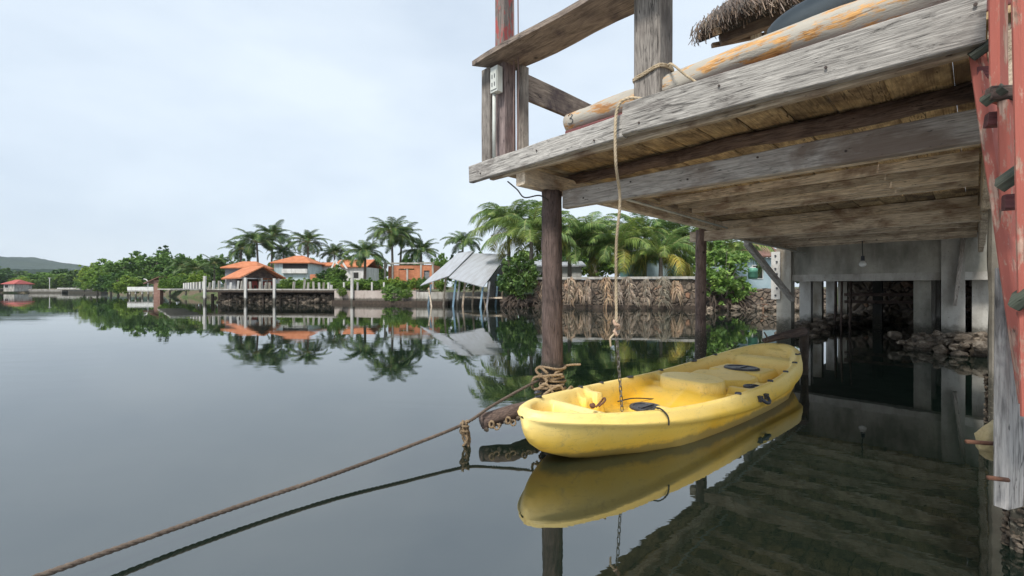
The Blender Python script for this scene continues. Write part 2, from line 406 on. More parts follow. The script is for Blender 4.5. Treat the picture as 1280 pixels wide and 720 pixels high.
# ================================================================== VEGETATION
def leaf_cloud(lobes, n, size, seed, droop=.0, aspect=1.6, hollow=.55):
    """many separate leaf faces gathered in twig clumps inside lobes (centre, radii)"""
    r = np.random.default_rng(seed); V = []; Fc = []
    vol = np.array([a[1][0]*a[1][1]*a[1][2] for a in lobes]); pr = vol**.7/np.sum(vol**.7)
    ncl = max(6, n//26)
    cl = []
    for k in range(ncl):
        i = r.choice(len(lobes), p=pr); c, s = lobes[i]
        d = r.normal(size=3); d /= np.linalg.norm(d); rad = (hollow+(1-hollow)*r.random()**.6)*(1+.10*r.normal())
        cl.append((np.array(c)+d*np.array(s)*rad, .5*(min(s))*(.35+.35*r.random())))
    for k in range(n):
        c, cr_ = cl[r.integers(ncl)]
        p = c+r.normal(size=3)*cr_*np.array([.55, .55, .38])
        a = r.normal(size=3); a[2] = a[2]*.55-droop; a /= np.linalg.norm(a)
        b = np.cross(a, r.normal(size=3)); b /= np.linalg.norm(b)
        s = size*(.6+.8*r.random()); a = a*s*aspect*.5; b = b*s*.5
        o = len(V); V += [p-a, p+b*.8-a*.1, p+a, p-b*.8-a*.1]; Fc.append((o, o+1, o+2, o+3))
    return V, Fc
crowns = {}
for kind, mat in (('a', 'tree_a'), ('b', 'tree_b'), ('c', 'tree_c')):
    for q in range(2):
        r = random.Random(ord(kind)+q*11); lobes = [((0, 0, 0), (.75, .75, .62))]
        for k in range(7):
            an = k*2*PI/7+r.random(); lobes.append(((math.cos(an)*.6, math.sin(an)*.6, r.uniform(-.35, .45)), (r.uniform(.3, .45),)*2+(r.uniform(.25, .38),)))
        lobes.append(((r.uniform(-.3, .3), r.uniform(-.3, .3), .6), (.35, .35, .3)))
        v, f = leaf_cloud(lobes, 5200, .085, ord(kind)+q)
        me = bpy.data.meshes.new('crown'); me.from_pydata([tuple(x) for x in v], [], f); me.materials.append(M[mat]); crowns[kind, q] = me
tv, tf = [], []
def trunk_mesh():
    parts = [tube([(0, 0, 0), (.03, .01, .3), (-.01, .02, .62), (.02, 0, .9)], [.055, .045, .035, .018], 8)]
    for k in range(6):
        a = k*2.4; z = .35+.07*k; parts.append(tube([(0, 0, z), (math.cos(a)*.15, math.sin(a)*.15, z+.16), (math.cos(a)*.32, math.sin(a)*.32, z+.26)], [.022, .015, .006], 6))
    v, f = merge(parts); me = bpy.data.meshes.new('trunk'); me.from_pydata(v, [], f); me.materials.append(M['bark']); return me
TR = trunk_mesh()
def link(name, me, parent, loc=(0, 0, 0), rot=(0, 0, 0), sc=(1, 1, 1)):
    o = bpy.data.objects.new(name, me); C.objects.link(o); o.parent = parent; o.location = loc; o.rotation_euler = rot; o.scale = sc; return o
def tree(px, d, z0, ytop, halfw_px, kind, label, group=None, name='tree', low=.12, depth=None, q=0):
    """broad-leaved tree: real base point, real height and crown radius"""
    top = 1.2+(360-ytop)*d/560; r = halfw_px*d/560; hgt = top-z0
    t = empty(name, PX(px, d, z0), label, 'shrub' if name in ('bush', 'mangrove') else 'tree', group)
    link('trunk', TR, t, (0, 0, -.3), (0, 0, random.random()*6), (hgt*.9, hgt*.9, hgt*.85+.3))
    cz = hgt*(1+low)/2; rz = hgt*(1-low)/2
    link('crown', crowns[kind, q], t, (0, 0, cz), (0, 0, random.random()*6), (r*1.12, depth or r*1.12, rz*1.22))
    return t

# palm fronds: three live shapes
def frond_mesh(L_, droop, seed, nl=46, leaf=.72, wid=.055, mat='palm', rise=.55, twist=.0, hang=.35):
    r = random.Random(seed); P = []
    ang = rise; p = Vector((0, 0, 0)); N = 16
    for i in range(N+1):
        P.append(p.copy()); st = L_/N; p = p+Vector((math.cos(ang)*st, 0, math.sin(ang)*st)); ang -= droop/N*(.5+1.3*i/N)
    parts = [tube(P, [.035*(1-.9*i/N)+.004 for i in range(N+1)], 5)]
    v, f = parts[0]; V = list(v); Fc = list(f); nr = len(f)
    for side in (-1, 1):
        for k in range(nl):
            t = .16+.84*(k+.3*r.random())/nl; x = t*N; i = min(N-1, int(x)); b = P[i].lerp(P[i+1], x-i); tg = (P[i+1]-P[i]).normalized()
            ln = leaf*(math.sin(PI*min(1, .18+.80*t))**.7)*(.85+.3*r.random())
            up = Vector((0, 1, 0)).cross(tg)*-1
            d = (Vector((0, side, 0))*(.85)+tg*.55+Vector((0, 0, 1))*r.uniform(-.12, .22)).normalized()
            a = b; w_ = wid*(.8+.4*r.random()); wv = tg*w_
            m1 = b+d*ln*.5+Vector((0, 0, -hang*.12*ln)); e = b+d*ln*.92+Vector((0, 0, -hang*ln*(.6+.5*r.random())))
            o = len(V); V += [a-wv*.4, a+wv*.4, m1+wv*.5, m1-wv*.5, e]; Fc += [(o, o+1, o+2, o+3), (o+3, o+2, o+4)]
    me = bpy.data.meshes.new('frond'); me.from_pydata([tuple(q) for q in V], [], Fc); me.materials.append(M['rachis']); me.materials.append(M[mat])
    me.polygons.foreach_set('material_index', [0]*nr+[1]*(len(Fc)-nr)); me.update(); return me
FR = [frond_mesh(3.0, 1.3, 1, rise=.4), frond_mesh(2.8, 1.9, 2, rise=.5), frond_mesh(3.0, 1.0, 3, rise=.3), frond_mesh(2.6, 2.3, 4, rise=.3)]
FN = [frond_mesh(3.0, 1.2, 11, 60, .85, .044, 'palm_n', .4, hang=.6), frond_mesh(3.0, 1.9, 12, 60, .85, .044, 'palm_n', .5, hang=.75), frond_mesh(3.0, 1.5, 13, 60, .8, .044, 'palm_n', .3, hang=.8), frond_mesh(2.8, 2.4, 14, 58, .8, .044, 'palm_n', .4, hang=.8)]
FY = frond_mesh(2.8, 2.2, 21, 50, .8, .046, 'palm_y', .4, hang=.9)
def palm(px, d, zb, yc, size, label, group, near=False, nf=20, lean=0, seed=0, yellow=0):
    r = random.Random(seed*7+int(px)); zc = 1.2+(360-yc)*d/560; t = empty('coconut_palm', PX(px, d, zb), label, 'palm tree', group)
    h = zc-zb; top = Vector((lean*h*.35, 0, h)); pts = [Vector((0, 0, -.3)), Vector((lean*h*.05, 0, h*.35)), Vector((lean*h*.18, 0, h*.7)), top]
    v, f = tube(spline(pts, 6), [.17-.07*i/18 for i in range(19)], 9); me = bpy.data.meshes.new('trunk'); me.from_pydata(v, [], f); me.materials.append(M['bark']); link('trunk', me, t)
    pool = FN if near else FR
    for i in range(nf):
        a = i*2.399+r.uniform(-.25, .25); lvl = i/nf            # outer, lower fronds first
        el = (-.25 if near else -.55)+(1.25 if near else 1.5)*lvl+r.uniform(-.15, .15)
        me = pool[r.randrange(4)] if lvl < .75 else pool[(0, 2)[r.randrange(2)]]
        if i < yellow: me = FY
        s = size/3*(.85+.25*r.random())*(1 if lvl < .7 else .85)
        o = link('frond', me, t, top+Vector((math.cos(a)*.06, math.sin(a)*.06, .1*lvl)), Euler((r.uniform(-.25, .25), -el*.85, a)), (s, s, s))
    return t
GP = 'tall coconut palms behind the far houses'
for px, d, yc, sz, lb, ln in (
    (300, 62, 312, 2.6, 'leftmost small coconut palm, just left of the tall pair behind the orange roofs', .1),
    (323, 60, 303, 3.2, 'left palm of the tall pair above the open orange-roofed pavilion', -.1),
    (339, 64, 295, 3.3, 'taller right palm of the pair above the open orange-roofed pavilion', .1),
    (352, 66, 316, 2.6, 'low thin palm between the tall pair and the pale blue house', .2),
    (385, 62, 303, 3.0, 'lone palm with a round crown right above the pale blue two-storey house', 0),
    (417, 66, 318, 2.8, 'small palm behind the white gable roof, right of the pale blue house', .1),
    (456, 44, 318, 2.7, 'lower dark palm standing in front of the white gable roof', .05),
    (491, 50, 291, 3.0, 'tallest coconut palm, rising in front of the orange brick house', -.06),
    (500, 54, 297, 2.8, 'palm crown tucked right behind the tallest palm of the middle group', .1),
    (527, 52, 315, 2.6, 'palm just behind the right end of the orange brick house', -.05),
    (577, 54, 303, 2.7, 'palm rising right behind the ridge of the tin-roofed shed', .1),
    (268, 70, 330, 2.4, 'short palm left of the orange-roofed houses, in front of the tree mass', 0),
    (246, 60, 337, 2.2, 'low spreading palm at the left end of the concrete pier', 0),
    (228, 66, 333, 2.3, 'low palm in front of the tall round tree', .1)):
    palm(px, d, 1.1, yc, sz*1.12, lb, GP, nf=28, lean=ln, seed=3)
GN = 'low palms behind the stone wall'
for px, d, yc, sz, lb, yl, nf in (
    (636, 33, 283, 3.2, 'tall leafy palm leaning over the tin-roofed shed', 2, 24),
    (664, 29.6, 296, 3.2, 'large palm just left of the near piling, above the round dark bush', 2, 24),
    (712, 31, 307, 3.1, 'low palm seen just right of the near piling', 0, 24),
    (738, 34, 297, 3.2, 'palm behind the hanging rope, a little left of it', 0, 24),
    (771, 30, 313, 3.0, 'palm right of the hanging rope, with one yellowing frond', 3, 24),
    (806, 33, 296, 3.2, 'green palm behind the yellow-fronded palm', 0, 22),
    (826, 29.2, 322, 2.8, 'short palm with yellow and orange fronds in front of the teal house', 5, 20),
    (856, 33, 305, 3.0, 'palm directly behind the far round piling', 1, 22),
    (915, 32, 318, 2.6, 'dark palm right of the leafy waterside bush', 0, 20)):
    palm(px, d, 1.3, yc, sz*1.18, lb, GN, near=True, nf=nf+1, seed=5, yellow=yl)
# broad-leaved trees, far left to right
GT = 'trees along the far bank'
def woodland():
    r = random.Random(12); lobes = []
    for k in range(120):
        d = r.uniform(125, 215); px = r.uniform(-60, 120); x = (px-640)/560*d; s = r.uniform(2.2, 4.2)
        z = max(0, (d-185)/50*9*min(1, max(0, (110-px)/120))); lobes.append(((x, d, z+2.2), (s*1.3, s, s*.9)))
    v, f = leaf_cloud(lobes, 15000, 1.0, 99); o = mesh_obj('woodland', v, f, M['tree_c']); setp(o, 'far wooded slope behind the red-roofed house', 'woodland', kind='stuff')
woodland()
def near_low(px): return .0 if px < 300 else .12
T = [
 (160, 66, .2, 349, 12, 'b', 'bright low mangrove touching the water left of the small white jetty'),
 (148, 68, .2, 344, 13, 'a', 'mid green mangrove at the water below the round tree'),
 (122, 82, .3, 346, 13, 'b', 'low green mangrove at the left end of the big tree mass'),
 (212, 60, .5, 347, 10, 'b', 'bright shrub tree right of the brick boat shelter'),
 (232, 54, .6, 346, 10, 'a', 'shrub tree right behind the left end of the white pier posts'),
 (105, 104, .6, 349, 9, 'a', 'small tree at the right end of the road bridge'),
 (28, 112, .6, 350, 9, 'b', 'small bright tree right beside the red-roofed house'),
 (48, 112, .6, 351, 9, 'a', 'small green tree behind the lamp pole'),
 (-16, 112, 1, 338, 22, 'c', 'dark tree at the left edge of the view, beside the red-roofed house'),
 (36, 118, 1, 346, 14, 'b', 'light green tree right of the red-roofed house'),
 (58, 122, 1, 345, 16, 'b', 'second light green tree right of the red-roofed house'),
 (80, 120, 1, 344, 13, 'a', 'mid green tree left of the dark narrow tree on the far bank'),
 (95, 112, 1, 342, 9, 'c', 'dark narrow tree above the low road bridge'),
 (14, 135, 1, 338, 20, 'c', 'dark tree rising behind the red-roofed house'),
 (66, 140, 1, 340, 22, 'c', 'broad dark tree behind the light green pair'),
 (114, 92, 1, 333, 12, 'b', 'pale green tree at the left end of the big tree mass'),
 (132, 84, .9, 329, 16, 'b', 'bright spreading tree left of the small white jetty'),
 (150, 78, .9, 328, 17, 'a', 'mid green round tree left of the small white jetty'),
 (139, 72, .3, 345, 13, 'c', 'dark mangrove at the water left of the small white jetty'),
 (176, 90, 1, 320, 15, 'a', 'left shoulder tree of the tallest rounded tree mass'),
 (197, 88, 1, 316, 19, 'a', 'left half of the tallest rounded tree mass'),
 (216, 92, 1, 314, 18, 'c', 'tallest dark round tree above the small white jetty'),
 (236, 86, 1, 322, 14, 'a', 'tree on the right slope of the tallest tree mass'),
 (252, 82, 1, 323, 12, 'b', 'light tree left of the orange roofs'),
 (268, 84, 1, 328, 14, 'c', 'dark tree right behind the left end of the pier'),
 (205, 68, .8, 341, 14, 'a', 'low tree right behind the brick boat shelter'),
 (226, 62, .8, 346, 12, 'b', 'low bright tree between brick shelter and pier'),
 (250, 52, 1, 342, 11, 'b', 'rounded bright tree behind the white pier posts'),
 (284, 80, 1, 322, 12, 'a', 'tree behind the left orange roof'),
 (312, 78, 1, 324, 16, 'c', 'dark tree behind the open pavilion roof'),
 (345, 76, 1, 325, 15, 'a', 'tree behind the left wall of the pale blue house'),
 (372, 80, 1, 328, 18, 'c', 'dark tree behind the pale blue house'),
 (408, 46, 1, 336, 14, 'c', 'dark tree in front of the orange roofs, right of the pale blue house'),
 (421, 44, 1, 333, 12, 'a', 'feathery tree in front of the white gable'),
 (377, 46, 1, 349, 7, 'a', 'small round palm-like shrub at the foot of the pale blue house'),
 (396, 72, 1, 325, 16, 'a', 'tree behind the small orange roof'),
 (440, 70, 1, 322, 20, 'c', 'wide dark tree behind the white gable roof'),
 (470, 66, 1, 326, 14, 'a', 'tree between white gable roof and brick house'),
 (515, 62, 1, 320, 17, 'a', 'tree behind the brick house'),
 (552, 50, 1, 318, 13, 'b', 'bright green tree left of the tin roof ridge'),
 (580, 56, 1, 316, 16, 'c', 'dark tree behind the tin-roofed shed'),
 (610, 48, 1, 318, 20, 'c', 'dark tree behind the right end of the tin roof'),
 (655, 42, 1, 312, 24, 'a', 'tree filling the gap behind the large left palm'),
 (700, 42, 1, 300, 26, 'c', 'dark tree behind the low palms, right of the near piling'),
 (745, 44, 1, 296, 26, 'a', 'tree behind the palms near the hanging rope'),
 (795, 46, 1, 300, 26, 'c', 'dark tree behind the palms left of the teal house'),
 (850, 46, 1, 305, 26, 'a', 'tree behind the teal house'),
 (905, 42, 1, 312, 24, 'c', 'dark tree behind the brown tiled roof'),
 (950, 38, 1, 318, 20, 'b', 'bright tree behind the wooden brace'),
 (1000, 40, 1, 318, 24, 'c', 'dark tree hidden mostly by the first concrete column')]
for i, (px, d, z0, yt, hw, k, lb) in enumerate(T):
    tree(px, d, z0, yt-(3 if px < 300 else 0), hw*(1.2 if px < 300 else 1.05), k, lb, GT, q=i % 2, low=near_low(px))
tree(652, 27.6, .15, 318, 25, 'c', 'dense dark green bush growing at the water left of the near piling', None, 'mangrove', low=.02, q=0)
tree(640, 28.6, .3, 330, 18, 'c', 'dark bush at the right foot of the tin-roofed shed', None, 'mangrove', low=.02, q=1)
for px, d, yt, hw, lb in ((398, 38.5, 349, 13, 'low bright shrub on the pier bank left of the tall white post'), (375, 39, 353, 12, 'low bright shrub under the pale blue house'), (420, 38, 350, 14, 'yellow-green shrub on the pier behind the white posts'),
        (445, 37.4, 351, 13, 'yellow-green shrub right of the tall white pier post'), (466, 37, 352, 10, 'low shrub left of the orange brick house'), (485, 35, 356, 9, 'drooping shrub over the bank below the brick house'), (552, 33.5, 350, 9, 'green shrub under the left edge of the tin roof'),
        (575, 34.5, 350, 10, 'pale green shrub seen under the tin roof'), (355, 39.5, 352, 8, 'low shrub right of the open pavilion'), (592, 34, 352, 8, 'shrub behind the blue posts of the shed')):
    tree(px, d, .9, yt, hw, 'b', lb, 'low shrubs on the far bank', 'bush', low=.0)
rr = random.Random(8)
for i in range(26):
    px = 352+i*7.2; d = 39.2-(px-352)/185*3.2+rr.uniform(-.5, 1.2); 
    tree(px, d, .95, rr.uniform(346.5, 353.5), rr.uniform(6, 11), rr.choice('bba'), 'yellow-green shrub in the planted strip behind the pier and the retaining wall', 'shrubs of the planted strip', 'bush', low=.0, q=i % 2)
for px, hw_, z_, yt, lb in ((493, 15, .05, 357, 'wide trailing plant hanging over the pinkish retaining wall below the brick house'), (508, 9, .35, 360, 'small plant at the right end of the pinkish wall'), (428, 8, .5, 359, 'small plant at the left end of the pinkish wall, beside the tall thin post')):
    tree(px, 34.8-(px-418)/102*2.0, z_, yt, hw_, 'a', lb, None, 'bush', low=.0, depth=.45)
# leafy bush overhanging the water, right of the far piling
def leafy_bush():
    t = empty('overhanging_bush', PX(905, 24.5, 0), 'bright leafy bush overhanging the water right of the far round piling', 'shrub')
    lobes = [((0, 0, 2.0), (1.25, 1.0, 1.3)), ((-.9, -.2, 1.3), (.7, .6, .8)), ((.8, -.2, 1.2), (.7, .6, .8)), ((-.5, 0, 3.0), (.6, .6, .7)), ((.5, 0, 2.9), (.7, .6, .6)), ((-.2, -.6, 1.0), (.8, .5, .6))]
    v, f = leaf_cloud(lobes, 3600, .15, 77, aspect=1.7, hollow=.35)
    mesh_obj('foliage', v, f, M['bush'], t, Matrix.Translation(t.location))
    br = []
    r = random.Random(5)
    for k in range(16):
        a = r.uniform(0, 6.28); e = Vector((math.cos(a)*r.uniform(.4, 1.3), math.sin(a)*.6, r.uniform(1.2, 3.3)))
        br.append(tube(spline([(r.uniform(-.2, .5), .3, .2), (e.x*.4, e.y*.4, e.z*.55), e], 5), [.04-.0033*i for i in range(11)], 5))
    v, f = merge(br); mesh_obj('branches', v, f, M['bark'], t, Matrix.Translation(t.location))
leafy_bush()
def roots(px, d, w_, hh, label):
    r = random.Random(int(px)); t = PX(px, d, 0); br = []
    for k in range(26):
        x = r.uniform(-w_, w_); br.append(tube(spline([(x*.5, .6, hh*1.1), (x*.8, .1, hh*r.uniform(.6, 1)), (x+r.uniform(-.3, .3), -.5*r.random(), hh*.3), (x+r.uniform(-.4, .4), -.7*r.random(), -.2)], 4), [.06-.003*i for i in range(13)], 5))
    for k in range(9):
        br.append(rockv((r.uniform(-w_, w_), r.uniform(0, .6), r.uniform(0, hh*.6)), (r.uniform(.2, .5), .3, r.uniform(.15, .4)), k+px))
    v, f = merge(br); o = mesh_obj('root_tangle', v, f, M['mud'], None, Matrix.Translation(t)); setp(o, label, 'roots')
roots(908, 24.2, 1.3, .8, 'dark tangled roots in the water under the bright leafy bush')
roots(655, 27.2, 1.3, .7, 'dark tangled roots in the water under the dense dark green bush')
# ================================================================== FAR BANK BUILDINGS
def tiles(name, a, b, sc=(1, 1, 1)):
    m = NM(name); co = m.coord(sc); w1 = m.n('ShaderNodeTexWave', wave_type='BANDS', bands_direction='Y'); w1.inputs['Scale'].default_value = 1.6; w1.inputs['Distortion'].default_value = .3
    m.l(co, w1.inputs[0]); f = m.noise(co, 1.6, 7, .7)
    base = m.ramp(f, [(.35, a), (.65, b)]); base = m.mix(m.ramp(w1.outputs[0], [(.0, .5), (.35, 0)]), base, [x*.45 for x in a]); m.col(base); m.set(Roughness=.85)
    m.bump(w1.outputs[0], .5, .04); return m.m
M['tile'] = tiles('orange_roof_tile', (.42, .13, .05), (.62, .24, .11))
M['tile_b'] = tiles('brown_roof_tile', (.14, .07, .05), (.24, .13, .10))
M['tile_r'] = tiles('red_roof_tile', (.36, .07, .06), (.46, .12, .10))
def brickm(name, a, b, mortar, sc, w_=.5, h_=.25):
    m = NM(name); co = m.coord((1, 1, 1), rnd=False)
    sx = m.n('ShaderNodeSeparateXYZ'); m.l(co, sx.inputs[0]); ad = m.n('ShaderNodeMath', operation='ADD'); m.l(sx.outputs[0], ad.inputs[0]); m.l(sx.outputs[1], ad.inputs[1])
    cb = m.n('ShaderNodeCombineXYZ'); m.l(ad.outputs[0], cb.inputs[0]); m.l(sx.outputs[2], cb.inputs[1])
    br = m.n('ShaderNodeTexBrick'); br.inputs['Scale'].default_value = sc; br.inputs['Color1'].default_value = (*a, 1); br.inputs['Color2'].default_value = (*b, 1); br.inputs['Mortar'].default_value = (*mortar, 1)
    br.inputs['Mortar Size'].default_value = .018; m.l(cb.outputs[0], br.inputs[0])
    m.col(m.mix(m.ramp(m.noise(co, 1.2, 6), [(.5, 0), (.7, .6)]), br.outputs[0], [x*.5 for x in a])); m.set(Roughness=.9); return m.m
M['brick'] = brickm('orange_brick', (.50, .17, .08), (.60, .24, .12), (.36, .20, .13), 2.5)
M['blockwall'] = concrete('pinkish_retaining_wall', (.34, .28, .25), (.48, .42, .38), (.24, .19, .16), .0, .9)
M['paleblue'] = concrete('pale_blue_plaster', (.42, .53, .56), (.55, .66, .68), (.30, .36, .37), .3, .6)
M['brick_old'] = brickm('old_brown_brick', (.24, .12, .09), (.32, .18, .14), (.25, .19, .16), 2.5)
M['white'] = concrete('white_plaster', (.60, .60, .58), (.74, .74, .72), (.38, .37, .35), .3, .6)
M['greyboard'] = wood('grey_wall_boards', (.18, .19, .20), (.32, .33, .35), (.10, .10, .11), .4)
M['blueboard'] = wood('faded_blue_boards', (.09, .17, .25), (.20, .31, .40), (.07, .09, .11), .4)
M['teal'] = plain('teal_sheet', (.06, .17, .18), (.13, .28, .28), 1.2, .6, .1)
M['teal_w'] = plain('pale_blue_sheet', (.28, .40, .45), (.42, .52, .56), 1.2, .6, .1)
M['dark'] = plain('painted_dark_interior', (.012, .012, .013), (.03, .028, .026), 3, .8, 0)  # near-black colour stands in for unlit window and veranda interiors
tm = NM('corrugated_tin'); tco = tm.coord(rnd=False); tw = tm.n('ShaderNodeTexWave', bands_direction='X'); tw.inputs['Scale'].default_value = 2.6; tm.l(tco, tw.inputs[0])
tm.col(tm.mix(tm.ramp(tm.noise(tm.coord((3, .5, 1), rnd=False), 1.6, 6), [(.4, 0), (.7, .7)]), (.40, .42, .45), (.27, .26, .26))); tm.set(Roughness=.45, Metallic=.0); tm.bump(tw.outputs[0], .8, .03); M['tin'] = tm.m

def box(name, mtx, x0, x1, y0, y1, z0, z1, mat, parent):
    v, f = boxv(x0, x1, y0, y1, z0, z1); return mesh_obj(name, v, f, mat, parent, mtx)
def base_m(o): return mw(o)
def gable_roof(name, mtx, x0, x1, y0, y1, ze, zr, mat, parent, th=.12, hip=0):
    """ridge along x; a thin solid slab on each slope"""
    ym = (y0+y1)/2; xa, xb = x0+hip, x1-hip
    top = [(x0, y0, ze), (x1, y0, ze), (x1, y1, ze), (x0, y1, ze), (xa, ym, zr), (xb, ym, zr)]
    bot = [(a, b, c-th) for a, b, c in top]
    fs = [(0, 1, 5, 4), (2, 3, 4, 5), (1, 2, 5), (3, 0, 4)] if hip else [(0, 1, 5, 4), (2, 3, 4, 5)]
    v = top+bot; f = list(fs)+[tuple(6+i for i in reversed(q)) for q in fs]
    ring = [0, 1, 2, 3] if hip else [0, 1, 5, 2, 3, 4]
    for i in range(len(ring)):
        a, b = ring[i], ring[(i+1) % len(ring)]; f.append((b, a, a+6, b+6))
    return mesh_obj(name, v, f, mat, parent, mtx)
# --- open pavilion
def pavilion():
    c = PX(304, 40.5, 1.12); ang = math.atan2(.7, .7)
    t = empty('open_pavilion', c, 'open pavilion with orange gable roof and dark triangular gable at the pier corner', 'pavilion', rz=ang)
    m = base_m(t)     # local x: along the gable width, local y: away (receding left)
    mm = m @ Matrix.Rotation(PI/2, 4, 'Z')     # ridge along local x now
    gable_roof('roof', mm, -.4, 6.4, -3.5, .35, 1.05, 2.15, M['tile'], t)
    v = [(.0, .15, 1.0), (3.0, .15, 1.0), (1.55, .15, 1.98), (.0, .23, 1.0), (3.0, .23, 1.0), (1.55, .23, 1.98)]
    mesh_obj('gable', v, [(0, 1, 2), (5, 4, 3), (0, 3, 4, 1), (1, 4, 5, 2), (2, 5, 3, 0)], M['logdark'], t, m)
    for x, y in ((.05, .1), (1.55, .1), (3.0, .1), (3.0, 3.2), (3.0, 6)): box('post', m, x-.07, x+.07, y-.07, y+.07, 0, 1.0, M['conc_w'], t)
    box('back_wall', m, .1, .22, 3.0, 6.2, 0, 1.02, M['greyboard'], t); box('back_wall', m, .1, 3, 6.2, 6.3, 0, 1.02, M['logdark'], t)
    for x in (.5, 1.3, 2.1, 2.7):
        ch = empty('red_chair', m @ Vector((x, 1.2, 0)), 'small red chair under the open pavilion', 'chair', 'red chairs under the pavilion', rz=ang)
        cm = mw(ch); box('seat', cm, -.22, .22, -.2, .2, .34, .39, M['tile_r'], ch); box('backrest', cm, -.22, .22, .17, .21, .392, .72, M['tile_r'], ch)
        for a in (-.2, .16):
            for b in (-.18, .15): box('leg', cm, a, a+.04, b, b+.04, 0, .339, M['tile_r'], ch)
pavilion()
def house(name, px, d, w_, dp, ze, zr, rz, wall, roof, label, hip=0, z0=1.1, over=.35, windows=(), bands=()):
    t = empty(name, PX(px, d, z0), label, 'house', rz=rz); m = base_m(t)
    box('wall', m, -w_/2, w_/2, 0, dp, -.3, ze-z0-.02, wall, t)
    if roof: gable_roof('roof', m, -w_/2-over, w_/2+over, -over, dp+over, ze-z0+.1, zr-z0, roof, t, hip=hip)
    for (x0, x1, a, b) in windows:
        fr = box('window', m, x0, x1, -.04, .02, a-z0, b-z0, M['white'], t)
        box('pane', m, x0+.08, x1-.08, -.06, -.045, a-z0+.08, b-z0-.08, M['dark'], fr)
    for (x0, x1, a, b, mt, nm) in bands: box(nm, m, x0, x1, -.35, -.005, a-z0, b-z0, mt, t)
    return t
house('orange_roofed_house', 301, 51, 3.4, 4, 3.45, 4.35, .1, M['greyboard'], M['tile'], 'grey-walled house with low orange hip roof behind the open pavilion', hip=1.3, windows=((-1.2, -.4, 1.9, 2.7),))
h = house('pale_blue_house', 364, 55, 4.1, 5, 4.25, 5.35, .06, M['paleblue'], M['tile'], 'pale blue two-storey house with orange hip roof', hip=1.9,
      windows=((.2, 1.2, 1.3, 2.2), (-.5, .1, 1.3, 2.1)), bands=((-1.0, 2.0, 3.0, 3.55, M['white'], 'balcony_parapet'),))
box('veranda_shade_panel', base_m(h), -1.0, 2.0, -.02, -.004, 2.45, 3.1, M['dark'], h)  # flat dark panel on the wall, paints the shade inside the veranda
house('orange_roofed_house', 397, 60, 3.0, 4, 4.1, 4.75, 0, M['white'], M['tile'], 'small white house with flat orange roof directly right of the pale blue house', windows=((-1, 0, 2.6, 3.5),))
house('orange_roofed_house', 402, 50, 2.6, 3, 2.75, 3.1, 0, M['brick'], None, 'brick-red outbuilding with flat top right of the pale blue house')
h = house('white_gabled_house', 438, 58, 4.2, 4, 3.9, 5.0, -.12, M['white'], M['tile'], 'white house with orange roof and white gable trims, left of the tallest palm', windows=((-1.4, -.6, 2.4, 3.3), (.4, 1.2, 2.4, 3.3)))
hm_ = base_m(h)
for dx in (0, .9):
    v = [(-2.5+dx, -.5, 2.55), (-1.9+dx, -.5, 3.75), (-1.0+dx, -.5, 2.55), (-1.25+dx, -.5, 2.55), (-1.9+dx, -.5, 3.4), (-2.25+dx, -.5, 2.55)]
    v += [(a, b+.1, c) for a, b, c in v]; f = [(0, 1, 4, 5), (1, 2, 3, 4), (11, 10, 7, 6), (10, 9, 8, 7), (0, 6, 7, 1), (1, 7, 8, 2), (5, 4, 10, 11), (4, 3, 9, 10)]
    mesh_obj('gable_trim', v, f, M['white'], h, hm_)
# unfinished brick house
t = empty('brick_house', PX(511, 44, 1.1), 'unfinished orange brick house with empty window openings and flat concrete top', 'house', rz=-.05); m = base_m(t)
def wall_open(name, m, x0, x1, y, th, z0, z1, holes, mat, parent):
    xs = sorted({x0, x1, *[h[0] for h in holes], *[h[1] for h in holes]}); zs = sorted({z0, z1, *[h[2] for h in holes], *[h[3] for h in holes]}); L_ = []
    for i in range(len(xs)-1):
        for j in range(len(zs)-1):
            cx, cz = (xs[i]+xs[i+1])/2, (zs[j]+zs[j+1])/2
            if not any(h[0] < cx < h[1] and h[2] < cz < h[3] for h in holes): L_.append(boxv(xs[i], xs[i+1], y, y+th, zs[j], zs[j+1]))
    v, f = merge(L_); return mesh_obj(name, v, f, mat, parent, m)
wall_open('front_wall', m, -1.55, 1.35, 0, .15, -.2, 2.35, [(-1.0, .55, .85, 2.0)], M['brick'], t)
wall_open('front_wall', m, 1.35, 2.45, -.4, .15, -.2, 2.35, [(1.6, 2.15, .3, 1.8)], M['brick'], t)
box('side_wall', m, -2.35, -1.55, .9, 1.05, -.2, 2.3, M['brick'], t); box('back_wall', m, -2.35, 2.45, 3.0, 3.15, -.2, 2.0, M['brick'], t); box('side_wall', m, 2.3, 2.45, -.24, 2.99, -.2, 2.35, M['brick'], t)
for x, y in ((-2.45, -.1), (-1.68, -.08), (1.24, -.47), (2.4, -.5), (-.25, .02)): box('column', m, x, x+.16, y, y+.16, -.2, 2.45, M['conc_g'], t)
box('lintel', m, -2.5, 1.3, -.12, .2, 2.455, 2.6, M['conc_g'], t); box('lintel', m, 1.2, 2.6, -.52, -.2, 2.455, 2.6, M['conc_l'], t); box('door', m, 1.6, 2.15, -.3, -.27, .3, 1.8, M['greyboard'], t)
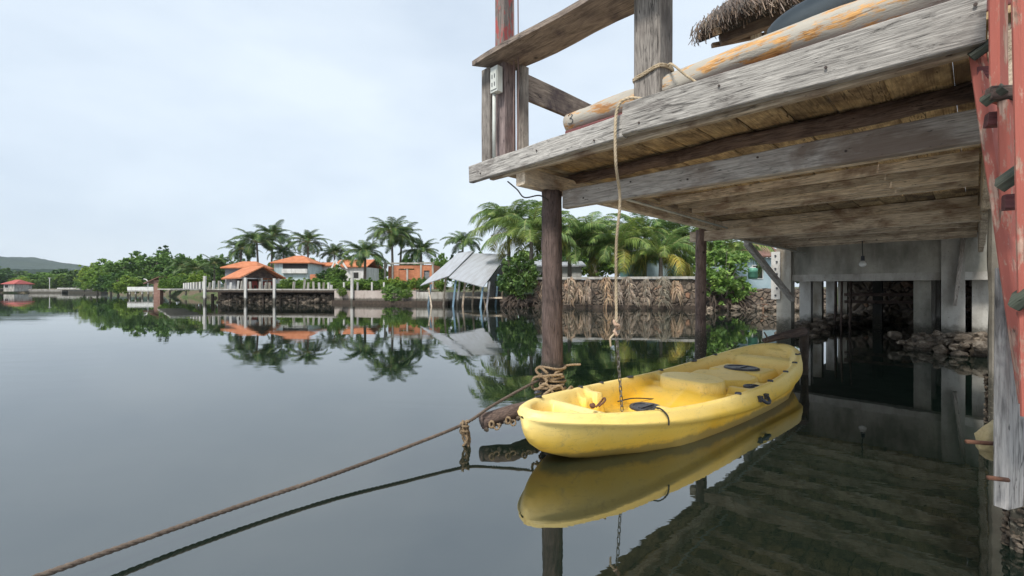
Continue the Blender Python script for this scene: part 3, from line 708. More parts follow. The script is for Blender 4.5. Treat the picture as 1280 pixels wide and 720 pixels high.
# tin-roofed shed on stilts
def slab_quad(name, c, th, mat, parent, label=None):
    c = [Vector(p) for p in c]; n = (c[1]-c[0]).cross(c[3]-c[0]).normalized()*th
    if n.z < 0: n = -n
    m, _ = frame(c[0], c[1], n); mi = m.inverted(); v = [mi @ p for p in c]+[mi @ (p-n) for p in c]
    return mesh_obj(name, v, [(0, 1, 2, 3), (7, 6, 5, 4), (0, 4, 5, 1), (1, 5, 6, 2), (2, 6, 7, 3), (3, 7, 4, 0)], mat, parent, m)
t = empty('tin_roofed_shed', PX(585, 30.5, 0), 'stilted shed with two grey corrugated tin roofs at the water edge', 'shed')
def PY(px, y, d): return PX(px, d, 1.2+(360-y)*d/560)
slab_quad('tin_roof', [PY(525, 357, 30.0), PY(561, 344.5, 29.0), PY(592, 313.5, 33), PY(573, 316, 34.2)], .05, M['tin'], t)
slab_quad('tin_roof', [PY(561, 347, 28.9), PY(604, 358.5, 27.6), PY(634, 317.5, 31.5), PY(590, 316.5, 33)], .05, M['tin'], t)
slab_quad('side_wall', [PY(612, 351, 28.6), PY(632, 325, 31), PX(632, 31, .55), PX(613, 28.6, .55)], .08, M['greyboard'], t)
slab_quad('floor', [PX(604, 28.4, .62), PX(628, 28.6, .62), PX(632, 31.6, .62), PX(575, 31.6, .62)], .1, M['joist'], t)
for px, d, z, mt in ((537, 29.6, 1.45, 'blueboard'), (568, 29, 1.75, 'blueboard'), (573, 29.4, 1.8, 'conc_w'), (580, 29.4, 1.8, 'joist'), (602, 28, 1.45, 'blueboard'), (610, 28.2, 1.6, 'greyboard'), (621, 29.3, 2.1, 'blueboard'), (628, 30, 2.3, 'joist'), (592, 31, 2.4, 'joist'), (556, 31.4, 2.2, 'joist')):
    x = PX(px, d, 0); beam('stilt', (x.x-.12, x.y-.1, -.4), (x.x+.1, x.y, z), .12, .12, M[mt], t, up=(0, 1, 0))
for a, b in ((608, 602), (540, 536)):
    beam('brace', PX(a, 28.6, -.2), PX(b, 28.6, 1.2), .09, .07, M['joist'], t, up=(0, 1, 0))
# teal house behind the palms, brown tiled roof, water drum
t = empty('teal_house', PX(818, 37, 1.2), 'teal and pale blue house wall seen behind the low palms', 'house'); m = base_m(t)
for i, (x0, x1) in enumerate(((-2.2, -1.1), (-1.09, .0), (.01, 1.1), (1.11, 2.3))): box('wall_panel', m, x0, x1, 0, .12, 0, 2.6, M['teal' if i in (0, 3) else 'teal_w'], t)
gable_roof('roof', m, -2.6, 2.7, -.4, 3, 2.7, 3.5, M['tin'], t); box('side_wall', m, -2.2, 2.3, 2.5, 2.6, 0, 2.6, M['teal'], t)
t = house('brown_roofed_house', 948, 35, 4.2, 4, 3.6, 4.9, .2, M['teal_w'], M['tile_b'], 'house with brown tiled roof and teal eaves seen behind the wooden brace', windows=((-.6, .4, 1.9, 3),))
t = house('white_wall_house', 690, 38, 5, 4, 3.0, 3.6, 0, M['white'], M['tin'], 'white walled house barely seen through the palms right of the near piling', windows=((-1, 0, 1.7, 2.6),))
t = empty('water_drum', PX(941, 27, 1.75), 'green plastic water drum standing behind the stone wall', 'drum'); v, f = tube([(0, 0, 0), (0, 0, .12), (0, 0, .13), (0, 0, .38), (0, 0, .39), (0, 0, .62), (0, 0, .66)], [.25, .26, .275, .26, .275, .26, .16], 20)
mesh_obj('barrel', v, f, plain('green_plastic', (.07, .22, .15), (.12, .32, .22), 3, .5, 0), t, base_m(t), smooth=True)
v, f = tube([(0, 0, .661), (0, 0, .70)], [.17, .16], 20); mesh_obj('lid', v, f, M['white_plastic'], t, base_m(t))
# white plank boat-jetty and brick boat shelter, far left
t = empty('white_jetty', PX(176, 60, 0), 'small white railed jetty left of the brick boat shelter', 'jetty'); m = base_m(t)
box('deck', m, -1.8, 1.7, 0, 2.5, .75, .88, M['conc_w'], t)
for x in (-1.7, -.9, 0, .8, 1.5): box('pile', m, x, x+.14, .1, .24, -.5, .749, M['conc_g'], t)
box('railing', m, -1.8, 1.7, -.03, .02, .9, 1.35, M['white'], t); v, f = tube(spline([(.95, 0, .88), (.95, 0, 1.9), (.75, 0, 2.3), (.4, 0, 2.4)], 6), .06, 6); mesh_obj('pole', v, f, M['white'], t, m)
t = empty('brick_shelter', PX(196, 60, 0), 'brick pier with a slanting roof beam beside the small white jetty', 'shelter'); m = base_m(t)
box('brick_column', m, -.42, .42, 0, .6, -.3, 2.3, M['brick_old'], t); slab_quad('roof', [m @ Vector(p) for p in ((-1.6, -.3, 1.85), (.5, -.3, 2.75), (.5, 1.5, 2.75), (-1.6, 1.5, 1.85))], .1, M['tile_b'], t)
# red-roofed house far left, low road bridge, lamp pole
house('red_roofed_house', 11, 106, 2.5, 4, 2.1, 3.2, 0, M['conc_g'], M['tile_r'], 'small grey house with a red roof at the far left shore', hip=1, z0=.6, windows=((-1, 0, 1.2, 2),))
t = empty('road_bridge', PX(82, 108, 0), 'low pale road wall along the water at the far left', 'bridge'); m = base_m(t)
box('deck', m, -9, 8.5, 0, 2, .75, .95, M['conc_l'], t); box('railing', m, -2, 8.5, -.05, .05, .95, 1.25, M['conc_w'], t); box('abutment', m, -9, -1, .1, 1.9, -.3, .749, M['conc_g'], t); box('abutment', m, .5, 8.5, .1, 1.9, -.3, .749, M['slab'], t)
t = empty('street_lamp', PX(62, 110, 1), 'thin white lamp pole at the far left shore', 'street lamp'); v, f = tube([(0, 0, 0), (0, 0, 2.6)], .07, 6); mesh_obj('pole', v, f, M['white'], t, base_m(t)); box('lamp_head', base_m(t), -.3, .3, -.1, .1, 2.6, 2.7, M['white'], t)

# --- concrete pier with white posts
t = empty('concrete_pier', PX(330, 37, 0), 'long concrete pier on piles with short white posts along the far bank', 'pier'); m = Matrix()
A = PX(256, 36.4, 0); B = PX(420, 34.9, 0); Cc = PX(228, 50, 0)
def strip(name, a, b, wdt, z0, z1, mat, parent, side=1):
    dv = (b-a).normalized(); nv = Vector((-dv.y, dv.x, 0))*wdt*side
    q = [a, b, b+nv, a+nv]; v = [(p.x, p.y, z0) for p in q]+[(p.x, p.y, z1) for p in q]
    return mesh_obj(name, v, [(3, 2, 1, 0), (4, 5, 6, 7), (0, 1, 5, 4), (1, 2, 6, 5), (2, 3, 7, 6), (3, 0, 4, 7)], mat, parent)
strip('deck', A, B, 2.6, 1.03, 1.13, M['conc_g'], t); strip('deck', Cc, A-Vector((0.02, 0, 0)), 2.2, 1.03, 1.125, M['conc_g'], t, side=-1)
strip('edge_beam', A+Vector((0, .05, 0)), B, .2, .86, 1.028, M['mud'], t)
for px, y in ((256, 345), (307, 347), (343, 348)):
    d = 36.35-(px-256)/164*1.5; p = PX(px, d, 0); box('tall_post', Matrix.Translation(p), -.085, .085, -.085, .085, -.5, 1.2+(360-y)*d/560, M['conc_w'], t)
sp = [(262, 352), (267, 350), (274, 350), (281, 353), (288, 352), (297, 350), (302, 350), (313, 351), (325, 351), (332, 352), (337, 352), (367, 351), (380, 348), (385, 352), (392, 351), (399, 352), (404, 352), (411, 352), (414, 355)]
for px, y in sp:
    d = 36.5-(px-256)/164*1.5; p = PX(px, d, 1.135); k = box('post', Matrix.Translation(p), -.075, .075, -.07, .07, 0, (360-y)*d/560+.0, M['conc_l' if px % 3 else 'conc_w'], t); k.rotation_euler = (random.uniform(-.05, .05), random.uniform(-.10, .10), random.uniform(0, 1.2))
for i in range(8):
    p = Cc.lerp(A, (i+.2)/8); box('post', Matrix.Translation(p+Vector((.15, 0, 1.13))), -.07, .07, -.07, .07, 0, .62, M['conc_w'], t)
for i in range(15):
    p = A.lerp(B, i/15)+Vector((.3, .5+.8*(i % 2), 0)); box('pile', Matrix.Translation(p), -.08, .08, -.08, .08, -.5, .71, M['mud'], t)
strip('under_pier_dark_block', A+Vector((0, 1.6, 0)), B+Vector((0, 1.6, 0)), .5, -.4, .94, M['mud'], t)  # plain dark block, added behind the piles so the space below reads shaded
t = empty('tall_post', PX(440, 34.3, 0), 'tall thin white concrete post standing before the retaining wall', 'post'); box('shaft', base_m(t), -.09, .09, -.09, .09, -.5, 2.45, M['conc_w'], t)
for px in (430, 447, 465, 480): 
    p = PX(px, 34.9, 1.0); o = box('fence_post', Matrix.Translation(p), -.06, .06, -.06, .06, 0, .65, M['conc_w'], None); setp(o, 'short thin white post on top of the retaining wall', 'post', 'thin white posts on the retaining wall')
t = empty('retaining_wall', PX(480, 34, 0), 'pinkish concrete retaining wall at the water below the brick house', 'wall')
strip('wall', PX(418, 34.9, 0), PX(520, 32.9, 0), .4, -.5, 1.0, M['blockwall'], t); strip('wall', PX(520.2, 32.95, 0), PX(640, 31.2, 0), .4, -.5, .9, M['conc_g'], t); strip('footing', PX(416, 34.7, 0), PX(560, 32.0, 0), .25, -.5, .25, M['mud'], t)

# --- masonry wall behind, with hanging dead fronds
m_ = NM('rubble_masonry'); co = m_.coord((1, 1, 1), rnd=False); vo = m_.n('ShaderNodeTexVoronoi', feature='F1'); vo.inputs['Scale'].default_value = 3.4; m_.l(co, vo.inputs[0])
ve = m_.n('ShaderNodeTexVoronoi', feature='DISTANCE_TO_EDGE'); ve.inputs['Scale'].default_value = 3.4; m_.l(co, ve.inputs[0])
sx = m_.n('ShaderNodeSeparateColor'); m_.l(vo.outputs['Color'], sx.inputs[0])
stn = m_.ramp(sx.outputs[0], [(0, (.12, .09, .075)), (.45, (.22, .165, .125)), (.78, (.32, .245, .185)), (.9, (.34, .16, .09)), (1, (.38, .19, .11))])
stn = m_.mix(m_.ramp(m_.noise(co, .8, 4), [(.40, 0), (.62, .8)]), stn, (.085, .068, .052)); stn = m_.mix(.4, stn, m_.ramp(m_.noise(co, 9, 7, .75), [(.35, (.05, .04, .03)), (.68, (.36, .29, .22))]))
m_.col(m_.mix(m_.ramp(ve.outputs['Distance'], [(.01, .7), (.09, 0)]), stn, (.05, .045, .04))); m_.set(Roughness=.95); m_.bump(m_.ramp(ve.outputs['Distance'], [(0, 0), (.2, 1)]), 1., .08); M['masonry'] = m_.m
t = empty('stone_wall', PX(800, 26, 0), 'rubble stone waterfront wall with dark coping behind the pilings', 'wall')
W0, W1, W2 = PX(668, 27.4, 0), PX(932, 25, 0), PX(1040, 24.2, 0)
def rough_wall(name, a, b, th, z0, z1, mat, parent, nz=10, amp=.07):
    m, Ln = frame(a, b); nx = int(Ln/.15); v = []; f = []
    for i in range(nx+1):
        for j in range(nz+1):
            x = Ln*i/nx; z = z0+(z1-z0)*j/nz; n = noise.noise(Vector((x*2.5, z*2.5, a.x)))+.6*noise.noise(Vector((x*7, z*7, a.x)))
            v.append((x, n*amp, z+(.06*noise.noise(Vector((x*1.5, 3, 3))) if j == nz else 0)))
    for i in range(nx):
        for j in range(nz): q = i*(nz+1)+j; f.append((q, q+nz+1, q+nz+2, q+1))
    o = len(v); v += [(0, th, z0), (Ln, th, z0), (Ln, th, z1), (0, th, z1)]; f += [(o+1, o, o+3, o+2)]
    top = [i*(nz+1)+nz for i in range(nx+1)]; f.append(tuple(top+[o+2, o+3]))
    f.append(tuple(list(range(nz+1))[::-1]+[o, o+3][::1]) if False else (0, nz, o+3, o)); e = nx*(nz+1); f.append((e+nz, e, o+1, o+2))
    return mesh_obj(name, v, f, mat, parent, m)
rough_wall('wall', W0, W1, .5, -.4, 1.68, M['masonry'], t); rough_wall('wall', W1+Vector((.01, 0, 0)), W2, .5, -.4, 1.15, M['masonry'], t)
strip('coping', W0-Vector((0, .12, 0)), W1-Vector((0, .12, 0)), .7, 1.72, 1.86, M['conc_g'], t); strip('footing', W0-Vector((0, .6, 0)), W1-Vector((0, .6, 0)), .5, -.4, .2, M['mud'], t)
strip('terrace', W1-Vector((.4, .9, 0)), W2-Vector((0, 1.2, 0)), .8, -.3, .35, M['masonry'], t)
def dead_frond(px, y, L_, seed, label):
    r = random.Random(seed); d = 27.1-(px-668)/264*2.4-.3; top = PX(px, d, 1.2+(360-y)*d/560); lean = r.uniform(-.35, .35); wide = r.uniform(.45, 1.0)
    P = [Vector((-lean*.3, .45, .02)), Vector((0, .05, .10)), Vector((lean*.4, -.15, -L_*.5)), Vector((lean, -.25, -L_))]; S = spline(P, 8); v, f = tube(S, [.035-.0011*i for i in range(len(S))], 5); V = list(v); Fc = list(f)
    for k in range(90):
        t_ = r.uniform(.1, 1)*(len(S)-2); i = int(t_); b = S[i].lerp(S[i+1], t_-i); sd = r.choice((-1, 1))*r.uniform(.2, 1); ln = r.uniform(.25, .9)
        e = b+Vector((sd*wide*ln*.75, r.uniform(-.3, .1), -ln*(.55+.4*r.random()))); mid = b.lerp(e, .45)+Vector((sd*.08, -.05, r.uniform(.02, .16))); w_ = Vector((.028, .0, .012)); o = len(V)
        V += [b-w_*.5, b+w_*.5, mid+w_, mid-w_, e]; Fc += [(o, o+1, o+2, o+3), (o+3, o+2, o+4)]
    o = mesh_obj('dead_frond', V, Fc, M['dead'], None, Matrix.Translation(top)); setp(o, label, 'palm frond', 'dead fronds hanging on the stone wall')
for i, (px, y, L_, lb) in enumerate(((713, 350, 1.15, 'broad dead palm frond hanging on the stone wall just right of the near piling'), (735, 352, .9, 'thin dead frond on the wall between near piling and hanging rope'), (757, 350, 1.2, 'wide dead frond on the wall left of the hanging rope'),
        (785, 349, 1.25, 'widest dead frond on the wall right of the hanging rope'), (808, 352, 1.1, 'dead frond leaning left on the wall, between the two widest hanging fronds'), (829, 349, 1.3, 'rightmost long dead frond on the stone wall, below the yellow-fronded palm'), (723, 356, .7, 'short dead frond low on the wall, second from the near piling'), (770, 355, .8, 'small dead frond on the wall just behind the hanging rope'), (845, 354, .7, 'small dead frond on the wall close to the far round piling'), (682, 352, .9, 'dead frond on the wall at the left of the near piling'))): dead_frond(px, y, L_, i+3, lb)
# ================================================================== JETTY DECK
mU = Matrix((EU, EN, Vector((0, 0, 1)))).transposed().to_4x4()
deck = empty('wooden_deck', D(-1.6, 2.7, 2.3), 'weathered grey wooden deck raised on pilings above the kayak', 'deck')
def db(name, u0, n0, u1, n1, z, w, h, mat, **k): return beam(name, D(u0, n0, z), D(u1, n1, z), w, h, M[mat], deck, **k)
beam('fascia_board', D(-3.27, 2.63, 2.255), D(-1.632, 2.63, 2.285), .055, .155, M['fascia'], deck, jit=.007)
beam('fascia_board', D(-1.626, 2.615, 2.315), D(.03, 2.62, 2.285), .06, .205, M['fascia'], deck, jit=.008)
db('ledger', -3.05, 2.69, .02, 2.69, 2.205, .05, .06, 'joist')
for u_, n_, z_, sg in [(-3.1+.62*i+.07*(i % 2), 2.60, 2.235+.05*(i % 2), 1) for i in range(3)]+[(-1.5+.5*i, 2.583, 2.26+.075*(i % 2), 1) for i in range(4)]+[(-2.3+.45*i, 3.062, 1.96+.06*(i % 2), 1) for i in range(5)]:
    v, f = tube([D(u_, n_, z_), D(u_, n_-.006, z_)], .0065, 8); mesh_obj('nail', v, f, M['nail'], deck)
mesh_obj('gap_backing_sheet', *boxv(-3.24, -.76, 2.68, 12.85, 2.333, 2.343), M['board'], deck, mU)  # added unseen sheet above the boards, keeps daylight out of their gaps
# deck boards, running inland, in three lengths
u = -3.22; k = 0; rb = random.Random(4)
while u < .02:
    wd = rb.uniform(.21, .27); gap = .011 if u < -.95 else .0012; k += 1; c = u+wd/2
    e1 = 7.0+rb.uniform(-.02, .02)
    beam('deck_board', D(c, 2.665, 2.312), D(c, e1, 2.312), wd-gap-(.006 if k == 11 else 0), .03, M['board'], deck, bev=.011, jit=.0008)
    beam('deck_board', D(c, e1+.02, 2.312), D(c, 12.86, 2.312), wd-gap, .03, M['board'], deck, bev=.005, jit=.0008)
    u += wd
log('log_joist', [D(-3.05, 3.40, 2.24), D(-2.2, 3.43, 2.235), D(-1.2, 3.40, 2.245), D(-.4, 3.44, 2.24), D(.02, 3.42, 2.24)], [.045, .05, .048, .055, .055], M['logdark'], deck, lump=.35, fr=3)
beam('beam', D(-2.53, 3.10, 1.98), D(.02, 3.10, 1.975), .07, .155, M['beam'], deck, jit=.004)
for i, n_ in enumerate((4.12, 4.64, 5.14, 5.62, 6.02, 6.42)):
    db('joist', -2.68, n_, .02, n_, 2.258+.004*(i % 2), .06, .072+.008*(i % 3), 'joist', jit=.006)
db('beam', -3.12, 6.95, .04, 6.95, 2.0, .10, .155, 'joist', jit=.006)
for n_ in (7.6, 8.3, 9.0, 9.7, 10.4, 11.1, 11.8): db('joist', -3.1, n_, .02, n_, 2.21, .06, .16, 'joist', jit=.006)
db('cross_beam', -2.68, 2.69, -2.75, 7.1, 2.145, .10, .15, 'joist', jit=.005)
db('cross_beam', -2.98, 7.02, -3.05, 12.45, 2.15, .10, .13, 'joist', jit=.004)
db('cross_beam', .07, 2.7, .07, 12.45, 2.08, .07, .38, 'joist', jit=.004)
# pilings
log('piling', [Vector((.365, 4.02, -.6)), Vector((.36, 4.0, .8)), Vector((.355, 4.0, 2.06))], [.098, .092, .088], M['trunk'], deck, lump=.16)
log('piling', [Vector((2.93, 6.98, -.6)), Vector((2.93, 6.96, .8)), Vector((2.93, 6.95, 2.1))], [.088, .08, .076], M['trunk'], deck, lump=.16)
# diagonal brace down to the concrete column
bt = D(-3.02, 9.1, 2.06); beam('brace', bt, D(-3.02, 12.2, .92), .09, .12, M['beam'], deck)
cable = [D(-2.9, 2.75, 2.15), D(-2.75, 2.72, 2.05), D(-2.7, 2.76, 1.98), D(-2.62, 2.86, 2.0), D(-2.6, 2.95, 1.97)]
v, f = tube(spline(cable, 6), .006, 6); o = mesh_obj('cable', v, f, M['wire'], smooth=True); setp(o, 'thin black cable looping under the deck corner by the near piling', 'cable')
v, f = tube([D(-2.35, 3.2, 2.07), D(-2.5, 6.75, 2.07)], .013, 8); o = mesh_obj('pipe', v, f, M['white_plastic'], smooth=True); setp(o, 'thin pale pipe running under the deck joists', 'pipe')
v, f = tube([D(-2.82, 7.05, 2.03), D(-2.8, 12.4, 2.03)], .013, 8); o = mesh_obj('pipe', v, f, M['white_plastic'], smooth=True); setp(o, 'thin pale pipe under the far deck beam above the brace', 'pipe')
# railing
rail = empty('railing', D(-2.9, 2.8, 2.33), 'grey wooden railing with a wide top plank at the deck corner', 'railing')
def prism(name, poly, z0, z1, mat, parent, mtx):
    n = len(poly); v = [(x, y, z0) for x, y in poly]+[(x, y, z1) for x, y in poly]
    f = [tuple(range(n-1, -1, -1)), tuple(range(n, 2*n))]+[(i, (i+1) % n, n+(i+1) % n, n+i) for i in range(n)]
    return mesh_obj(name, v, f, mat, parent, mtx)
mUz = Matrix.Translation((0, 0, 3.165)) @ mU
pl = [(-3.12, 2.52)]+[(-3.12+.2*i, 2.515-.012*math.sin(i*.9)) for i in range(1, 15)]+[(-.25, 2.50), (-.25, 2.90)]+[(-.25-.2*i, 2.885+.012*math.sin(i*1.3)) for i in range(1, 13)]+[(-2.93, 2.86)]
mp_ = Matrix.Translation((0, 0, 3.18)) @ mU
tp = prism('top_plank', [(a+3.1, b-2.7) for a, b in pl], 0, .042, M['railwood'], rail, mp_ @ Matrix.Translation((-3.1, 2.7, 0)))
beam('post', D(-3.07, 2.69, 2.335), D(-3.07, 2.69, 3.178), .12, .11, M['post'], rail, up=EN, jit=.005)
beam('post', D(-2.83, 2.87, 2.33), D(-2.83, 2.87, 3.178), .085, .08, M['post'], rail, up=EN, jit=.005)
beam('side_board', D(-2.88, 2.92, 3.05), D(-2.88, 4.1, 3.05), .035, .24, M['railwood'], rail, jit=.004)
beam('post', D(-2.83, 4.15, 2.33), D(-2.83, 4.15, 3.18), .085, .08, M['post'], rail, up=EN, jit=.005)
# tall posts
tp_ = empty('painted_post', D(-2.93, 2.745, 2.335), 'tall deck corner post, worn maroon paint on top and bare dark wood below', 'post')
beam('upper_shaft', D(-2.935, 2.745, 3.19), D(-2.935, 2.745, 5.2), .12, .13, M['redworn'], tp_, up=EN, jit=.004)
beam('lower_shaft', D(-2.935, 2.745, 2.335), D(-2.935, 2.745, 3.188), .15, .14, wood('purplish_grey_wood', (.13, .095, .095), (.24, .19, .185), (.12, .05, .05), .4, bump=.6), tp_, up=EN, jit=.004)
bp = empty('roof_post', D(-1.455, 2.76, 2.33), 'thick square grey timber post with a rope round it, standing on the deck edge', 'post')
beam('shaft', D(-1.505, 2.775, 2.33), D(-1.505, 2.775, 5.2), .19, .19, M['post'], bp, up=EN, jit=.005, bev=.012)
ring = []
for i in range(49):
    a = 2*PI*i/24; c, s = math.cos(a), math.sin(a); k = .103/max(abs(c), abs(s))*.97; k = min(k, .128)
    ring.append(D(-1.505+c*(k+.006), 2.775+s*(k+.006), 2.62+.03*math.sin(a+1)+(.012 if i > 24 else 0)))
ring += spline([ring[-1], D(-1.30, 2.63, 2.58), D(-1.22, 2.64, 2.49), D(-1.15, 2.66, 2.42)], 5)
v, f = rope_mesh(ring, .0075); o = mesh_obj('rope_loop', v, f, M['rope'], smooth=True); setp(o, 'thin tan rope wound round the thick square deck post', 'rope')
# socket box and conduit
sb = empty('socket_box', D(-2.92, 2.63, 3.0), 'old white double power socket on the short grey corner post', 'power socket'); m = Matrix.Translation(D(-2.90, 2.615, 2.90)) @ mU
v, f = boxv(-.045, .045, -.03, .03, 0, .22)
mesh_obj('case', v, f, M['white_plastic'], sb, m)
fp = mesh_obj('face_plate', *boxv(-.038, .038, -.037, -.031, .02, .18), M['white_plastic'], sb, m)
for z in (.045, .115):
    for x in (-.02, .012): mesh_obj('slot', *boxv(x, x+.008, -.0395, -.0372, z, z+.035), M['black'], sb, m)
v, f = tube([D(-2.93, 2.615, 2.34), D(-2.93, 2.615, 2.9)], .016, 10); mesh_obj('conduit', v, f, M['white_plastic'], sb, smooth=True)
for i, (du, lb) in enumerate(((-2.80, 'left of two thin hanging cables beside the maroon post'), (-2.745, 'right of two thin hanging cables beside the maroon post'))):
    v, f = tube(spline([D(du, 2.72, 2.34), D(du+.01, 2.72, 3.1), D(du, 2.72, 4.2), D(du, 2.72, 5.2)], 8), .0055, 6); o = mesh_obj('cable', v, f, M['cable'], smooth=True); setp(o, lb, 'cable')
# the big flattened log lying on the deck edge, with a plank below
o = beam('plank', D(-2.2, 2.755, 2.375), D(.3, 2.755, 2.375), .12, .075, M['darkred'], None); setp(o, 'dark red plank lying under the big flattened log', 'plank')
lg = log('edge_log', [D(-2.24, 2.80, 2.50), D(-1.7, 2.81, 2.51), D(-.9, 2.80, 2.535), D(.3, 2.80, 2.53)], [.078, .09, .096, .108], M['logpaint'], None, lump=.16, n=18, flat=.95, fr=2.0); setp(lg, 'big peeling log with pale worn paint lying along the deck edge', 'log')
endm = frame(D(-2.24, 2.80, 2.50), D(-1.7, 2.81, 2.51))[0]
v, f = tube([(-.004, 0, 0), (.004, 0, 0)], [.074, .078], 22); ec = mesh_obj('end_cap', v, f, M['conc_w'], lg, endm)
mark = [(.05, -.082, .03), (.075, -.082, .038), (.092, -.084, .022), (.078, -.087, .006), (.068, -.087, .004), (.086, -.087, -.002), (.096, -.085, -.02), (.078, -.08, -.036), (.05, -.08, -.03)]
v, f = tube([endm @ Vector((x, y, z)) for x, y, z in spline(mark, 4)], .003, 5); mesh_obj('painted_number', v, f, M['black'], lg)
# grey-blue bundle behind the log
def bundle():
    a, b = D(-.90, 3.05, 2.72), D(.0, 3.05, 2.82); m, Ln = frame(a, b); V = []; Fc = []; N = 30; K = 24
    for i in range(N+1):
        t = i/N; rr = .145*(max(0, 1-(2*t-1)**4))**.5+.004
        for j in range(K):
            an = 2*PI*j/K; q = rr*(1+.05*noise.noise(Vector((t*6, math.cos(an)*2, math.sin(an)*2))))*(1-.07*max(0, 1-abs(math.sin(an)-.35)*8)); V.append((t*Ln, math.cos(an)*q, math.sin(an)*q*.75))
    for i in range(N):
        for j in range(K): Fc.append((i*K+j, i*K+(j+1) % K, (i+1)*K+(j+1) % K, (i+1)*K+j))
    o = mesh_obj('cushion', V, Fc, M['tarp'], None, m, smooth=True); setp(o, 'rounded grey-blue padded cushion behind the peeling log, below the thatch', 'cushion')
bundle()
# thatched hut up on the deck
th = empty('thatched_hut', D(-2.4, 5.6, 2.33), 'hut with a shaggy grey palm-thatch eave above the deck', 'hut')
def PYd(px, y, d): return PX(px, d, 1.2+(360-y)*d/560)
ea = [PYd(868, 44, 5.2), PYd(905, 22, 5.0), PYd(952, 6, 4.8), PYd(1010, -12, 4.6), PYd(1110, -52, 4.4)]
back = Vector((.9, .8, .55))
def thatch():
    r = random.Random(3); V = []; Fc = []; S = spline(ea, 16); n = len(S)
    for k in range(8000):
        i = r.randrange(n-1); b = S[i].lerp(S[i+1], r.random()); t = r.random()**1.3
        p = b+back*t*1.0+Vector((r.uniform(-.05, .05), r.uniform(-.12, .05), r.uniform(-.06, .10)+.22*math.sin(t*2)))
        side = .35 if i < 12 else .08
        d = Vector((-.18*side*4+r.uniform(-.35, .35), -.45+r.uniform(-.2, .2), -1+r.uniform(0, .35))).normalized(); ln = r.uniform(.08, .2); w_ = Vector((r.uniform(-1, 1), r.uniform(-1, 1), 0)).normalized()*.006
        o = len(V); e = p+d*ln; V += [p-w_, p+w_, e+w_*.6, e-w_*.6]; Fc.append((o, o+1, o+2, o+3))
    mesh_obj('thatch', V, Fc, M['thatch'], th)
    q = [S[0]+Vector((.08, .1, .06)), S[-1]+Vector((.05, .1, .06)), S[-1]+back*1.1+Vector((0, 0, .2)), S[0]+back*1.1+Vector((0, 0, .2))]
    slab_quad('roof_core', q, .09, M['dark'], th)
thatch()
beam('eave_beam', PYd(900, 50, 5.3), PYd(1120, -30, 4.75), .10, .12, M['railwood'], th); beam('rafter', PYd(893, 40, 5.1), PYd(925, 30, 5.9), .06, .08, M['joist'], th)
for px, y in ((962, 25), (945, 38)): 
    p = PYd(px, y, 5.35); beam('post', Vector((p.x, p.y, 2.33)), Vector((p.x, p.y, p.z+.15)), .09, .09, M['joist'], th, up=(0, 1, 0))
beam('hut_rail', PYd(890, 57, 5.45), PYd(985, 38, 5.4), .05, .05, M['railwood'], th)

# ================================================================== CONCRETE BUILDING BASE
cb = empty('concrete_building', D(-1.5, 12.6, 0), 'dark mossy concrete wall on columns at the back of the deck', 'building')
mm = mU @ Matrix.Translation((-.13, 0, 0))
box('wall', mm, -3.0, .45, 12.62, 12.85, 1.42, 2.29, M['conc'], cb); box('bottom_band', mm, -3.0, .45, 12.595, 12.86, 1.36, 1.52, M['conc_g'], cb)
box('floor_slab', mm, -3.5, 5, 12.87, 24, 1.43, 1.65, M['slab'], cb)
box('upper_wall', mm, -3.0, 5, 12.87, 13.0, 1.66, 2.29, M['slab'], cb)
cols = [(-3.32, 12.5, .32, 'conc_l', 2.29), (-3.2, 14.1, .26, 'conc_w', 1.42), (-3.25, 15.6, .26, 'conc_l', 1.42), (-3.2, 17.2, .26, 'conc_w', 1.42), (-3.2, 19, .26, 'conc_l', 1.42), (-.35, 12.5, .34, 'conc_g', 2.28), (-.8, 12.95, .28, 'conc', 1.42), (-.8, 14.5, .28, 'conc_g', 1.42), (-.8, 16.5, .28, 'conc_g', 1.42), (-2.0, 17.0, .22, 'slab', 1.42), (-.75, 19, .3, 'conc', 1.42)]
for u_, n_, s, mt, zt in cols: 
    bx = boxv(0, s, 0, s, -.5, zt); v, f = bx; v = [(x+.01*noise.noise(Vector((x, y, z+u_))), y, z) for x, y, z in v]; mesh_obj('column', v, f, M[mt], cb, mm @ Matrix.Translation((u_, n_, 0)))
for k, (n_, z) in enumerate(((16.9, 1.0), (16.95, .78))): beam('crossbar', D(-2.8, n_, z), D(-.6, n_, z+.02), .10, .09, M['logdark'], cb)
for k, (u_, n_) in enumerate(((-2.85, 15.8), (-2.6, 15.2), (-2.35, 14.9))): log('prop', [D(u_, n_, -.4), D(u_+.03, n_, 1.42)], .028, M['logdark'], cb, n=8)
pb = empty('bolt_plate', D(-3.36, 12.45, 1.5), 'pale timber plate with a column of bolts on the first concrete column', 'plate')
beam('plate', D(-3.45, 12.46, .92), D(-3.45, 12.46, 2.1), .20, .05, M['conc_w'], pb, up=EN)
for i, z in enumerate((1.02, 1.2, 1.42, 1.55, 1.68, 1.85, 2.0)): v, f = tube([D(-3.45+.03*(i % 2), 12.435, z), D(-3.45+.03*(i % 2), 12.405, z)], .022, 8); mesh_obj('bolt', v, f, M['black'], pb)
wb = beam('leaning_timber', D(-.28, 12.38, .85), D(-.16, 12.40, 2.2), .06, .15, M['post'], None, up=EN); setp(wb, 'dark timber with bolt holes leaning on the right concrete column', 'timber')
